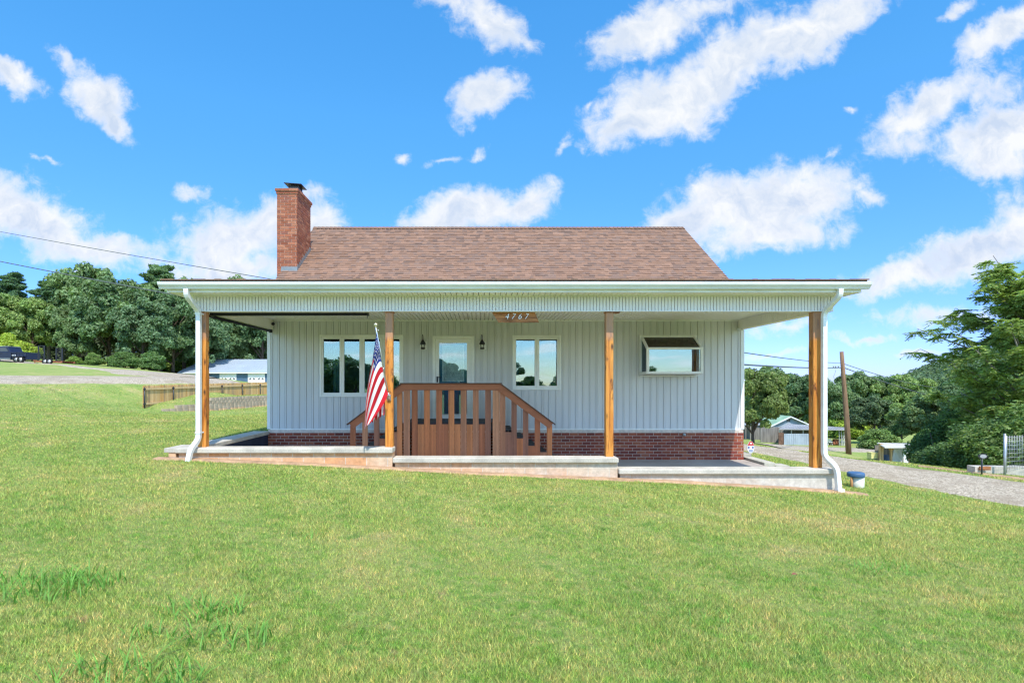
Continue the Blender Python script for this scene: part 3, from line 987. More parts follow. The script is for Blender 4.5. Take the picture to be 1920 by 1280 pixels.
# downspouts (square pipe with two elbows)
def downspout(pts, r):
    mb = MB()
    # round off the corners
    P_ = [Vector(p) for p in pts]
    out = [P_[0]]
    for a, b, c in zip(P_, P_[1:], P_[2:]):
        la, lc = min(.09, (b - a).length * .45), min(.09, (c - b).length * .45)
        p0 = b + (a - b).normalized() * la; p2 = b + (c - b).normalized() * lc
        for t_ in (0, .25, .5, .75, 1):
            out.append(p0 * (1 - t_) ** 2 + b * 2 * t_ * (1 - t_) + p2 * t_ ** 2)
    out.append(P_[-1])
    mb.tube(out, r * 1.41, 4, square=True)
    # seams
    for k in (1, -2):
        pass
    d = mb.build('downspout', M['gutter'], house, bevel=.008)
    return d
r_ = .042
yl = DF - .09
ds = downspout([(-5.42, 10.25, 1.725), (-5.42, 10.25, 1.60), (-5.385, yl, 1.36), (-5.385, yl, -1.06), (-5.41, yl - .25, -1.24), (-5.425, yl - .31, -1.46)], r_)
for q in (-.95, 1.30):
    mb = MB(); mb.box(-5.435, -5.335, yl - .05, yl + .10, q, q + .025); mb.build('strap', M['gutter'], ds)
ds = downspout([(6.54, 10.25, 1.725), (6.54, 10.25, 1.60), (6.475, yl, 1.34), (6.475, yl, -1.38), (6.61, yl - .16, -1.58), (6.635, yl - .20, -2.06)], r_)
mb = MB(); mb.box(6.578, 6.696, yl - .27, yl - .14, -2.08, -1.96)
mb.build('adapter', M['white'], ds)

# chimney
CHX0, CHX1, CHY0, CHY1, CHT = -5.98, -5.405, 16.3, 17.56, 5.50
mb = MB()
cz0 = -2.0
for org, ud, nd, wd in (((CHX0, CHY0, 2.1), (1, 0, 0), (0, -1, 0), CHX1 - CHX0), ((CHX1, CHY0, 2.1), (0, 1, 0), (1, 0, 0), CHY1 - CHY0), ((CHX0, CHY1, 2.1), (0, -1, 0), (-1, 0, 0), CHY1 - CHY0), ((CHX1, CHY1, 2.1), (-1, 0, 0), (0, 1, 0), CHX1 - CHX0)):
    brick_face(mb, org, ud, (0, 0, 1), nd, wd, CHT - 2.1, BRICK_RED)
# corbelled top: two courses stepping out
for k, (e, z0, z1) in enumerate(((.022, CHT, CHT + .075), (.048, CHT + .077, CHT + .15))):
    x0, x1, y0, y1 = CHX0 - e, CHX1 + e, CHY0 - e, CHY1 + e
    for org, ud, nd, wd in (((x0, y0, z0), (1, 0, 0), (0, -1, 0), x1 - x0), ((x1, y0, z0), (0, 1, 0), (1, 0, 0), y1 - y0), ((x0, y1, z0), (0, -1, 0), (-1, 0, 0), y1 - y0)):
        brick_face(mb, org, ud, (0, 0, 1), nd, wd, z1 - z0, BRICK_RED, m=.006, pr=.004)
ch = mb.build('chimney', M['brick'], house)
mb = MB()
mb.box(CHX0, CHX1, CHY0, CHY1, cz0, CHT)
mb.box(CHX0 - .022, CHX1 + .022, CHY0 - .022, CHY1 + .022, CHT, CHT + .076)
mb.box(CHX0 - .048, CHX1 + .048, CHY0 - .048, CHY1 + .048, CHT + .0762, CHT + .152)
mb.build('chimney_core', M['mortar_red'], ch)
mb = MB()
mb.box(CHX0 + .12, CHX1 + .012, CHY0 - .014, CHY0 - .008, roof_z(CHY0) - .02, roof_z(CHY0) + .12)
for k in range(9):
    y0 = CHY0 + k * (CHY1 - CHY0) / 9
    mb.box(CHX1 + .0085, CHX1 + .0125 + .001 * (k % 2), y0, y0 + .19, roof_z(y0) + .0, roof_z(y0) + .20)
mb.build('flashing', M['metal_grey'], ch)
mb = MB()
fx, fy, fz = -5.60, 16.75, CHT + .152
mb.box(fx - .17, fx + .17, fy - .17, fy + .17, fz, fz + .10)
for a in (-1, 1):
    for b in (-1, 1):
        mb.box(fx + a * .145 - .012, fx + a * .145 + .012, fy + b * .145 - .012, fy + b * .145 + .012, fz + .10, fz + .22)
mb.box(fx - .14, fx + .14, fy - .14, fy + .14, fz + .10, fz + .20)
mb.add([(fx - .26, fy - .26, fz + .24), (fx + .26, fy - .26, fz + .20), (fx + .26, fy + .26, fz + .20), (fx - .26, fy + .26, fz + .24), (fx - .26, fy - .26, fz + .255), (fx + .26, fy - .26, fz + .215), (fx + .26, fy + .26, fz + .215), (fx - .26, fy + .26, fz + .255)],
       [(3, 2, 1, 0), (4, 5, 6, 7), (0, 1, 5, 4), (1, 2, 6, 5), (2, 3, 7, 6), (3, 0, 4, 7)])
mb.build('flue_cap', M['black'], ch)


# windows
def frame_rect(mb, x0, x1, z0, z1, y0, y1, t_, col=(1, 1, 1), tb=None):
    tb = tb or t_
    mb.box(x0, x1, y0, y1, z1 - tb, z1, col); mb.box(x0, x1, y0, y1, z0, z0 + tb, col)
    mb.box(x0, x0 + t_, y0, y1, z0 + tb, z1 - tb, col); mb.box(x1 - t_, x1, y0, y1, z0 + tb, z1 - tb, col)


def casement(op, panes, pz0, pz1, curtains):
    x0, x1, z0, z1 = op
    mb = MB()
    frame_rect(mb, x0 - .01, x1 + .01, z0 - .01, z1 + .01, DW - .035, DW + .02, .045)
    xs = [x0 + .035] + [x for p in zip(panes, panes[1:]) for x in [(p[0][1] + p[1][0]) / 2]] + [x1 - .035]
    for a in xs[1:-1]:
        mb.box(a - .006, a + .006, DW - .022, DW + .02, z0 + .036, z1 - .036)
    win = mb.build('window', M['white'], house)
    for i, (a, b) in enumerate(panes):
        mb = MB()
        frame_rect(mb, xs[i] + (.0065 if i else 0), xs[i + 1] - (.0065 if i < len(panes) - 1 else 0), z0 + .036, z1 - .036, DW - .012, DW + .015, max(.02, a - xs[i] - .0065), tb=max(.02, pz0 - z0 - .036))
        sash = mb.build('sash', M['white'], win)
        mb = MB()
        mb.box(a - .005, b + .005, DW + .0155, DW + .0205, pz0 - .005, pz1 + .005)
        mb.build('pane', M['glass'], win)
    for (ca, cb) in curtains:
        mb = MB()
        n = max(6, int((cb - ca) / .02))
        vs = []
        for k in range(n + 1):
            x = ca + (cb - ca) * k / n
            y = DW + .16 + .025 * math.sin(k * 1.7)
            vs += [(x, y, z0 - .05), (x, y, z1)]
        mb.add(vs, [(2 * k, 2 * k + 2, 2 * k + 3, 2 * k + 1) for k in range(n)])
        mb.build('curtain', M['curtain'], win)
    mb = MB()
    mb.box(x0 + .03, x1 - .03, DW + .06, DW + .075, pz1 - .10, pz1 + .03)
    mb.build('blind', M['navy'], win)
    return win


casement(WIN4, [(wx(607.2), wx(636)), (wx(645.3), wx(674)), (wx(683.5), wx(712)), (wx(721.7), wx(750.2))], wz(736), wz(635.3), [(wx(622), wx(634)), (wx(672), wx(690)), (wx(741), wx(752))])
casement(WIN2, [(wx(968), wx(1002)), (wx(1011), wx(1045.3))], wz(723), wz(636), [(wx(966), wx(973)), (wx(1034), wx(1047))])

# garden window: a glazed box standing out from the wall
x0, x1, z0, z1 = GARD
fx0, fx1, fz0, fz1, FD = (1212 - CX) / 75.9, (1318 - CX) / 75.9, .237, .883, 13.84
mb = MB()
frame_rect(mb, x0 - .01, x1 + .01, z0 - .01, z1 + .01, DW - .04, DW + .03, .06)
gw = mb.build('garden_window', M['white'], house)
tw = .062
mb = MB()
frame_rect(mb, fx0, fx1, fz0, fz1, FD - .03, FD + .02, tw, tb=.05)
mb.bar((fx0 + .03, FD + .02, fz1 - .02), (x0 + .06, DW - .04, z1 - .06), .055, .05)
mb.bar((fx1 - .03, FD + .02, fz1 - .02), (x1 - .06, DW - .04, z1 - .06), .055, .05)
for xa, xb in ((fx0 + .03, x0 + .04), (fx1 - .03, x1 - .04)):
    mb.bar((xa, FD + .02, fz0 + .03), (xb, DW - .04, z0 + .05), .05, .05)
mb.add([(fx0, FD - .02, fz0), (fx1, FD - .02, fz0), (x1, DW - .04, z0), (x0, DW - .04, z0), (fx0, FD - .02, fz0 + .02), (fx1, FD - .02, fz0 + .02), (x1, DW - .04, z0 + .03), (x0, DW - .04, z0 + .03)],
       [(3, 2, 1, 0), (4, 5, 6, 7), (0, 1, 5, 4), (1, 2, 6, 5), (2, 3, 7, 6), (3, 0, 4, 7)])
mb.box(x0 - .005, x1 + .005, DW - .12, DW - .042, z0 - .03, z0 - .012)
mb.build('box_frame', M['white'], gw)
mb = MB(); mb.box(fx0 + tw - .005, fx1 - tw + .005, FD - .004, FD + .002, fz0 + .045, fz1 - .045); mb.build('pane', M['glass'], gw)
mb = MB()
for (a, b) in ((fx0 + .03, x0 + .04), (fx1 - .03, x1 - .04)):
    mb = MB(); mb.add([(a, FD + .02, fz0 + .05), (b, DW - .04, z0 + .07), (b, DW - .04, z1 - .09), (a, FD + .02, fz1 - .03)], [(0, 1, 2, 3)]); mb.build('side_pane', M['glass'], gw)
mb = MB()
mb.add([(fx0 + .06, FD + .02, fz1 - .018), (fx1 - .06, FD + .02, fz1 - .018), (x1 - .09, DW - .04, z1 - .058), (x0 + .09, DW - .04, z1 - .058)], [(0, 1, 2, 3)])
mroof, t_, b_, o_ = principled('smoked_glass')
b_.inputs['Base Color'].default_value = (.03, .018, .012, 1); b_.inputs['Roughness'].default_value = .18
mb.build('roof_pane', mroof, gw)
mb = MB()
n = 14
vs = []
for k in range(n + 1):
    x = fx1 - .22 + .15 * k / n
    y = FD + .2 + .02 * math.sin(k * 1.9)
    vs += [(x, y, fz0 + .03), (x, y, fz1 + .1)]
mb.add(vs, [(2 * k, 2 * k + 2, 2 * k + 3, 2 * k + 1) for k in range(n)])
mb.build('curtain', M['navy'], gw)

# door: white casing, storm door with full glass, blue door behind
x0, x1, z0, z1 = DOOR
mb = MB()
t_ = .085
mb.box(x0 - .01, x0 + t_ - .02, DW - .05, DW + .03, z0, z1); mb.box(x1 - t_ + .02, x1 + .01, DW - .05, DW + .03, z0, z1)
mb.box(x0 - .01, x1 + .01, DW - .05, DW + .03, z1 + .001, z1 + .075 - .06)
mb.box(x0 + t_ - .02, x1 - t_ + .02, DW - .05, DW + .03, z1 - t_ + .02, z1)
door = mb.build('door', M['white'], house)
mb = MB()
g0, g1, gt, gb = wx(823.5), wx(875.6), wz(643), wz(776)
sx0, sx1, sz0, sz1 = x0 + t_ - .018, x1 - t_ + .018, z0 + .012, z1 - t_ + .018
mb.box(sx0, g0, DW - .03, DW, sz0, sz1); mb.box(g1, sx1, DW - .03, DW, sz0, sz1)
mb.box(g0, g1, DW - .03, DW, gt, sz1); mb.box(g0, g1, DW - .03, DW, sz0, gb)
mb.build('storm_door', M['white'], door)
mb = MB(); mb.box(g0 - .003, g1 + .003, DW - .012, DW - .008, gb - .003, gt + .003); mb.build('pane', M['doorglass'], door)
mb = MB(); mb.box(sx0, sx1, DW + .07, DW + .11, sz0, sz1)
for a, b, c, d in ((g0 + .09, g0 + .30, gb + .08, gb + .56), (g1 - .30, g1 - .09, gb + .08, gb + .56)):
    frame_rect(mb, a, b, c, d, DW + .06, DW + .0695, .025)
mb.build('inner_door', M['doorblue'], door)
mb = MB()
ox0, ox1, oz0, oz1 = wx(831), wx(868), wz(713), wz(648.5)
frame_rect(mb, ox0 - .03, ox1 + .03, oz0 - .03, oz1 + .03, DW + .045, DW + .069, .035)
frame_rect(mb, ox0 + .05, ox1 - .05, oz0 + .05, oz1 - .05, DW + .06, DW + .068, .012)
cxm = (ox0 + ox1) / 2
for rr in (.18, .10):
    pts = [(cxm + rr * math.cos(a), DW + .058, oz1 - .26 + rr * math.sin(a)) for a in np.linspace(0, math.pi, 15)]
    pts = [(cxm + rr, DW + .058, oz0 + .06)] + pts + [(cxm - rr, DW + .058, oz0 + .06)]
    mb.tube(pts, .006, 5)
for dz in (.2, .35, .5):
    mb.tube([(ox0, DW + .058, oz0 + dz), (ox1, DW + .058, oz0 + dz)], .004, 5)
mb.build('leaded_light', M['leading'], door)
mb = MB(); mb.box(ox0, ox1, DW + .066, DW + .0697, oz0, oz1)
mb.build('oval_glass', mat('frosted_light', (.74, .80, .84), .25, .5, (9, 9, 9), .25), door)
mb = MB()
hx = wx(820.3)
mb.box(hx - .022, hx + .022, DW - .042, DW - .031, wz(716.5), wz(705.5)); mb.tube([(hx, DW - .045, wz(707)), (hx, DW - .075, wz(707)), (hx + .09, DW - .078, wz(707.3))], .009, 6); mb.box(hx - .012, hx + .012, DW - .055, DW - .043, wz(714.5), wz(711.8))
mb.build('handle', M['black'], door)
mb = MB(); mb.box(x0 - .01, x1 + .01, DW - .09, DW + .1, z0 - .035, z0 - .001)
mb.build('threshold', M['white'], door)

# ------------------------------------------------------------------ patio slab and low block walls
mb = MB(); mb.box(XL + .02, XR + .02, DF + .16, DW - .0, FLOOR - .35, FLOOR - .001)
tag(mb.build('floor', M['slab'], None), kind='structure')
bw = thing('porch_wall', (0, DF, -1.9), 'low stepped block wall with concrete caps along the front edge of the porch', 'wall')
segs = [(-5.80, -1.70, CAP1), (-1.698, 2.565, CAP2), (2.567, 6.72, CAP3)]
mb = MB()
for a, b, c in segs:
    mb.box(a + .04, b - .01, DF - .10, DF + .17, -2.5, c - .098)
mb.build('block_course', M['blockwall'], bw)
for a, b, c in segs:
    mb = MB()
    mb.box(a, b, DF - .165, DF + .20, c - .098, c)
    mb.build('cap', M['concrete'], bw, bevel=.018)
sw = thing('side_retaining_wall', (-5.6, 12.5, -1.9), 'low retaining wall with dark coated inner face, left of the porch', 'wall')
mb = MB(); mb.box(-5.80, -5.495, DF + .172, DW + .3, -2.5, CAP1 - .092); mb.build('wall_core', M['asphaltblack'], sw)
mb = MB(); mb.box(-5.875, -5.455, DF + .202, DW - .02, CAP1 - .09, CAP1 - .002); mb.build('cap', M['concrete'], sw, bevel=.012)
mb = MB(); mb.box(-5.94, -5.802, DF - .12, DF + .6, -2.5, CAP1 - .092); mb.build('end_block', M['blockwall'], sw)
mb = MB(); mb.box(-6.02, -5.803, DF - .14, DF + .5, CAP1 - .09, CAP1 - .004); mb.build('end_cap', M['concrete'], sw, bevel=.012)
sb = thing('block_step', (7.05, 14.4, -2.05), 'short concrete kerb of loose blocks at the right corner of the house', 'kerb')
mb = MB()
mb.box(6.74, 7.0, 13.4, 14.5, -2.3, -1.90, (1, .97, .9)); mb.box(6.99, 7.32, 13.35, 13.75, -2.35, -1.965, (.95, .92, .86)); mb.box(6.74, 6.97, 14.52, 15.6, -2.3, -1.82, (.9, .88, .82))
mb.build('block', mat('loose_block', (.45, .43, .38), .95, .15, (6, 6, 6), .2, .4, attr=True), sb, bevel=.012)

# ------------------------------------------------------------------ entry stairs
SD = 13.0
SS = F / SD
def sx_(zx): return ((640 + zx / 3.764) - CX) / SS
def sz_(zy): return (CY - (560 + zy / 3.764)) / SS
stairs = thing('entry_stairs', (-.75, 13.6, FLOOR), 'brown composite landing at the front door with steps and railing down both sides', 'stairs')
rs = random.Random(4)
DECK = [(.56, .185, .066), (.46, .150, .062), (.62, .220, .080), (.34, .140, .080), (.56, .25, .125), (.42, .135, .056), (.48, .20, .10)]
def board(mb, x0, x1, y0, y1, z0, z1, c=None):
    """deck board with streaky colour across its width"""
    c = c or rs.choice(DECK)
    n = 4
    for k in range(n):
        kk = rs.uniform(.82, 1.16)
        mb.box(x0 + (x1 - x0) * k / n, x0 + (x1 - x0) * (k + 1) / n, y0, y1, z0, z1, tuple(v_ * kk for v_ in c))
RAILB = -.165
CT = 846.0
def mir(x): return 2 * ((CT - CX) / SS) - x
BT = .028
landing_z = -.905
for k in range(7):
    c = 517.5 + 86.3 * k
    mb = MB(); board(mb, sx_(c - 20.5), sx_(c + 20.5), SD, SD + BT, FLOOR, RAILB); mb.build('baluster', M['deck_v'], stairs)
for a, b in ((440, 485), (1068, 1118)):
    mb = MB(); board(mb, sx_(a), sx_(b), SD - .03, SD - .03 + BT * 1.6, FLOOR, RAILB); mb.box(sx_(a) + .02, sx_(b) - .02, SD + .016, SD + .13, FLOOR, RAILB, (.15, .07, .04)); mb.build('corner_post', M['deck_v'], stairs)
mb = MB()
for k in range(6):
    c = 560.6 + 86.3 * k
    board(mb, sx_(c - 21.5), sx_(c + 21.5), SD + .004, SD + BT - .004, FLOOR, sz_(885) + rs.uniform(-.004, .004))
skirt_x0, skirt_x1 = sx_(440), sx_(1118)
mb.build('skirt', M['deck_v'], stairs)
# rails
mb = MB(); mb.box(sx_(422), sx_(1128), SD - .045, SD - .006, RAILB + .005, -.022, (.44, .150, .066)); mb.box(sx_(416), sx_(1134), SD - .075, SD + .085, -.022, .004, (.115, .048, .028)); mb.box(sx_(440), sx_(1118), SD + .001, SD + .03, RAILB, -.022, (.15, .06, .03))
mb.build('handrail', M['deck_h'], stairs)
for side in (0, 1):
    f = (lambda x: x) if side else mir
    xa, xb = f(sx_(1134)), f(sx_(1512))
    za, zb = sz_(600) , sz_(882)
    mb = MB()
    d = Vector((xb - xa, 0, zb - za)).normalized()
    up = Vector((-d.z, 0, d.x)); up = up if up.z > 0 else -up
    A, B = Vector((xa, SD - .028, za)), Vector((xb, SD - .028, zb))
    mb.bar(A - up * .105, B - up * .105 - d * .06, .038, .15, up, (.42, .145, .064))
    mb.bar(A + Vector((0, .03, 0)) - up * .018, B + Vector((0, .03, 0)) - up * .018, .155, .026, up, (.115, .048, .028))
    mb.build('handrail', M['deck_h'], stairs)
    slope = (zb - za) / (abs(xb - xa))
    for a, b in ((1120, 1158), (1200, 1238), (1282, 1320), (1365, 1403), (1450, 1488)):
        xx0, xx1 = sorted((f(sx_(a)), f(sx_(b))))
        zt0 = za + slope * abs(xx0 - xa) - .10; zt1 = za + slope * abs(xx1 - xa) - .10
        mb = MB()
        c = rs.choice(DECK)
        n = 4
        for k in range(n):
            q0, q1 = xx0 + (xx1 - xx0) * k / n, xx0 + (xx1 - xx0) * (k + 1) / n
            u0, u1 = zt0 + (zt1 - zt0) * k / n, zt0 + (zt1 - zt0) * (k + 1) / n
            kk = rs.uniform(.82, 1.16)
            y0, y1 = SD - .002, SD + BT - .002
            mb.add([(q0, y0, FLOOR), (q1, y0, FLOOR), (q1, y1, FLOOR), (q0, y1, FLOOR), (q0, y0, u0), (q1, y0, u1), (q1, y1, u1), (q0, y1, u0)],
                   [(3, 2, 1, 0), (4, 5, 6, 7), (0, 1, 5, 4), (1, 2, 6, 5), (2, 3, 7, 6), (3, 0, 4, 7)], tuple(v_ * kk for v_ in c))
        mb.build('baluster', M['deck_v'], stairs)
    mb = MB()
    for a, b, t_ in ((1158, 1200, 940), (1238, 1282, 985), (1320, 1365, 1037), (1403, 1450, 1082)):
        xx0, xx1 = sorted((f(sx_(a - 1)), f(sx_(b + 1))))
        board(mb, xx0, xx1, SD + .004, SD + BT - .004, FLOOR, sz_(t_))
    mb.build('skirt', M['deck_v'], stairs)
    for k in range(5):
        x0_, x1_ = sorted((f(sx_(1118) + .27 * k), f(sx_(1118) + .27 * (k + 1) + .03)))
        zt = landing_z - .175 * (k + 1)
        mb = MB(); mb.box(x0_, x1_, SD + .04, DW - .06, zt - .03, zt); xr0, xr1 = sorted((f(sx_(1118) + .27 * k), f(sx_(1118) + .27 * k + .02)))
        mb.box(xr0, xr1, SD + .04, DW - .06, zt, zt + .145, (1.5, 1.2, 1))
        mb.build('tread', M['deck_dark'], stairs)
mb = MB()
y = SD + .04
while y < DW - .1:
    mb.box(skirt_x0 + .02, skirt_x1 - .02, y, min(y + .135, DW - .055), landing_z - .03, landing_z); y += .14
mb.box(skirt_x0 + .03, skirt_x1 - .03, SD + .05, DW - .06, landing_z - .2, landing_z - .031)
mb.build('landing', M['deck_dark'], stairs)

# ------------------------------------------------------------------ small things on the porch
def wall_lamp(px, label):
    x = wx(px)
    L = thing('wall_lamp', (x, DW - .012, wz(655)), label, 'lamp', 'wall lamps flanking the front door')
    mb = MB(); mb.box(x - .09, x + .10, DW - .030, DW - .012, wz(655.5), wz(639.5)); mb.build('backplate', M['white'], L, bevel=.006)
    mb = MB()
    yc = DW - .14
    pts = [(x, DW - .03, wz(644)), (x, DW - .05, wz(640)), (x - .005, DW - .09, wz(632)), (x - .008, DW - .125, wz(628.5)), (x, DW - .145, wz(631)), (x, yc, wz(637))]
    mb.tube(pts, .011, 7)
    mb.lathe((x, yc, wz(637)), [(.012, .0), (.022, -.015), (.030, -.03), (.062, -.075), (.072, -.115), (.070, -.125)][::-1], 14)
    for k in range(4):
        a = math.pi / 4 + k * math.pi / 2
        mb.tube([(x + .058 * math.cos(a), yc + .058 * math.sin(a), wz(637) - .12), (x + .05 * math.cos(a), yc + .05 * math.sin(a), wz(637) - .215)], .005, 5)
    mb.lathe((x, yc, wz(637) - .25), [(.035, 0), (.060, .012), (.060, .03), (.05, .038)], 14)
    mb.build('lantern', M['black'], L)
    mb = MB(); mb.lathe((x, yc, wz(637) - .212), [(.042, 0), (.048, .05), (.05, .09)], 14)
    mg = bpy.data.materials.get('clear_glass')
    if not mg:
        mg = bpy.data.materials.new('clear_glass'); mg.use_nodes = True; mg.node_tree.nodes.clear(); t = NT(mg.node_tree)
        mx = t.n('ShaderNodeMixShader', {0: .3, 1: t.n('ShaderNodeBsdfTransparent').outputs[0], 2: t.n('ShaderNodeBsdfGlossy', {'Roughness': .05}).outputs[0]})
        t.n('ShaderNodeOutputMaterial', {'Surface': mx.outputs[0]})
    mb.build('glass_jar', mg, L)
    mb = MB(); mb.lathe((x, yc, wz(637) - .20), [(.010, 0), (.024, .03), (.024, .05), (.012, .08)], 10); mb.build('bulb', M['white'], L)


wall_lamp(794, 'black lantern wall lamp between the front door and the wide four pane window')
wall_lamp(904, 'black lantern wall lamp between the front door and the two pane window')

# address plank
sgn = thing('address_sign', P(965, 604, 10.95), 'slanted rustic wooden plank with the number 4767 hanging under the porch beam', 'sign')
D_ = 10.80
mb = MB()
A, B, C_, E_ = P(921, 582.5, D_), P(1001.5, 581.7, D_), P(1011, 604.3, D_), P(934.5, 604, D_)
n = 16
top = [A.lerp(B, k / n) + Vector((0, 0, RND.uniform(-.004, .004))) for k in range(n + 1)]
bot = [C_.lerp(E_, k / n) + Vector((0, 0, RND.uniform(-.005, .005))) for k in range(n + 1)]
poly = bot + top
mb.prism([(p.x, D_, p.z) for p in poly], (0, .028, 0))
mb.build('plank', M['plank'], sgn)
for ch_, px in (('4', 950), ('7', 961.8), ('6', 974.2), ('7', 986.4)):
    cu = bpy.data.curves.new('digit', 'FONT')
    cu.body = ch_; cu.size = .150; cu.shear = .28; cu.extrude = .004; cu.offset = -.002; cu.align_x = 'CENTER'; cu.align_y = 'CENTER'
    tmp = bpy.data.objects.new('digit', cu); COL.objects.link(tmp)
    dg = bpy.context.evaluated_depsgraph_get()
    me = bpy.data.meshes.new_from_object(tmp.evaluated_get(dg))
    bpy.data.objects.remove(tmp)
    me.name = 'numeral'
    me.materials.clear(); me.materials.append(M['numeral'])
    num = bpy.data.objects.new('numeral', me); COL.objects.link(num); num.parent = sgn
    num.location = P(px, 593.4, D_ - .008) - Vector(sgn.location); num.rotation_euler = (rad(90), 0, 0)
mb = MB()
for px in (931, 991):
    p = P(px, 582, D_ + .012); mb = MB(); mb.tube([p + Vector((0, 0, -.03)), (p.x, p.y, BZ0 - .012)], .005, 6); mb.build('hook', M['black'], sgn)

# rolled-up shades
r1 = thing('roller_shade', P(540, 587, 10.98), 'long dark rolled up porch shade hanging behind the front beam', 'shade', 'rolled porch shades')
mb = MB(); a, b = P(397, 588.2, 10.99), P(690, 587.2, 10.99); mb.tube([a, b], .044, 12); mb.build('roll', M['navy'], r1)
for p in (a, b):
    mb = MB(); mb.box(p.x - .018, p.x + .018, p.y - .045, p.y + .045, p.z - .05, p.z + .075); mb.build('bracket', M['black'], r1)
mb = MB(); mb.tube([b + Vector((-.01, -.03, -.03)), b + Vector((-.01, -.03, -.10))], .006, 6)
mb.build('crank_hook', M['black'], r1)
r2 = thing('roller_shade', (XL + .11, 12.5, 1.30), 'dark rolled up shade along the left side beam of the porch', 'shade', 'rolled porch shades')
mb = MB(); mb.tube([(XL + .11, DF + .22, 1.325), (XL + .11, DW - .1, 1.325)], .032, 12); mb.build('roll', M['navy'], r2)
mb = MB()
for y in (DF + .22, DW - .1):
    mb = MB(); mb.box(XL + .07, XL + .15, y - .012, y + .012, 1.285, 1.366); mb.build('bracket', M['black'], r2)


def sec_cam(x, z, s, label, m):
    L = thing('security_camera', (x, DW - .05, z), label, 'camera', 'small cameras at the top corners of the porch wall')
    mb = MB(); mb.box(x - .035, x + .035, DW - .06, DW - .03, z - .03, z + .04); mb.build('mount', M['white'], L)
    mb = MB(); mb.tube([(x, DW - .06, z + .005), (x + s * .03, DW - .17, z - .015)], [.034, .038], 12); mb.build('camera_body', m, L)
    mb = MB(); mb.tube([(x + s * .0305, DW - .171, z - .0152), (x + s * .033, DW - .182, z - .0165)], .024, 12); mb.build('lens', M['black'], L)


sec_cam(wx(514.5), wz(607.5), 1, 'black security camera under the porch ceiling by the left house corner', M['black'])
sec_cam(wx(1383), wz(616.5), 1, 'white security camera below the porch ceiling by the right house corner', M['white'])

# hose tap on the brick base
tp = thing('wall_tap', (wx(1281), DW - .04, wz(814)), 'small round metal tap fitting on the brick base below the garden window', 'tap')
mb = MB()
p = Vector((wx(1281), DW - .038, wz(814)))
mb.tube([p, p + Vector((0, -.05, 0))], .035, 12); mb.tube([p + Vector((0, -.05, 0)), p + Vector((0, -.1, -.03))], .014, 8)
mb.build('tap_body', M['galv'], tp)

# flag on the second post
fl = thing('flag', P(728, 745, DF - .02), 'American flag hanging limp from a slanted pole on the second porch post', 'flag')
b0 = P(729.5, 745, DF - .03); tip = P(704.5, 613, 10.14)
mb = MB(); mb.tube([b0, tip], .0125, 10); mb.build('pole', M['chrome'], fl)
mb = MB()
dpl = (tip - b0).normalized()
mb.tube([b0 - dpl * .05, b0 + dpl * .10], .022, 10)
mb.box(b0.x - .035, b0.x + .035, b0.y + .012, b0.y + .034, b0.z - .06, b0.z + .055)
mb.build('bracket', M['chrome'], fl)
mb = MB()
mb.lathe(tip - Vector((0, 0, .012)), [(.012, 0), (.02, .012), (.014, .022), (.026, .035), (.033, .055), (.026, .075), (.008, .088)], 14)
mb.build('finial', M['brass'], fl)
mb = MB(); q = b0.lerp(tip, .965); mb.tube([q, q + Vector((.045, -.01, -.012)), q + Vector((.05, -.01, -.035))], .006, 6); q = b0.lerp(tip, .42); mb.build('clip', M['chrome'], fl); mb = MB(); mb.tube([q - dpl * .015, q + dpl * .015], .018, 8); mb.build('clip', M['chrome'], fl)
CU = np.array([0, .4, .7, 1.0]); CV = np.array([0, .54, .77, 1.0])
CP = np.array([[(302, 112), (252, 432), (217, 690), (197, 940)],
               [(347, 368), (281, 448), (226, 665), (206, 915)],
               [(366, 490), (305, 605), (247, 772), (214, 906)],
               [(384, 606), (377, 692), (306, 806), (238, 893)]], float)
def lag(nodes, t_):
    out = []
    for i, a in enumerate(nodes):
        v_ = np.ones_like(t_)
        for j, b in enumerate(nodes):
            if i != j: v_ = v_ * (t_ - b) / (a - b)
        out.append(v_)
    return np.stack(out, -1)
NU, NV = 420, 300
tu, tv = np.linspace(0, 1, NU), np.linspace(0, 1, NV)
lu, lv = lag(CU, tu), lag(CV, tv)
ZP = np.einsum('vi,ijk,uj->vuk', lv, CP, lu)
UU, VV = np.meshgrid(tu, tv)
PXX, PYY = 640 + ZP[..., 0] / 4.575, 600 + ZP[..., 1] / 4.575
DD = 10.165 + .33 * VV * (1 - UU) ** 1.3 + (.045 * np.sin(VV * 15 + UU * 2.0) + .02 * np.sin(VV * 31 - UU * 5 + 1)) * (.12 + .88 * UU ** .7)
DD += .05 * UU
FX = (PXX - CX) / F * DD; FZ = (CY - PYY) / F * DD
cols = np.zeros((NV, NU, 3))
stripe = np.minimum((VV * 13).astype(int), 12)
RED, WHT, BLU = (.56, .018, .03), (.83, .82, .80), (.016, .035, .24)
cols[:] = np.where((stripe % 2 == 0)[..., None], RED, WHT)
canton = (UU < .4) & (VV < 7 / 13)
cols[canton] = BLU
def star_mask(du, dv, R):
    rr = np.hypot(du, dv); th = np.arctan2(du, dv)
    a = np.mod(th, 2 * np.pi / 5) - np.pi / 5
    a = np.abs(a)
    inr = R * .45
    # edge between outer tip (angle pi/5) and inner point (angle 0)
    x1_, y1_ = R * np.cos(np.pi / 5), R * np.sin(np.pi / 5)
    x = rr * np.cos(a); y = rr * np.sin(a)
    # inside if left of line from inner (inr,0) to outer
    return ((x1_ - inr) * (y - 0) - (y1_ - 0) * (x - inr)) >= 0
for j in range(1, 10):
    for k in range(1, 12):
        if (j + k) % 2 == 0:
            cu_, cv_ = .4 * k / 12, 7 / 13 * j / 10
            m_ = star_mask((UU - cu_) * 1.667, VV - cv_, .031) & canton
            cols[m_] = WHT
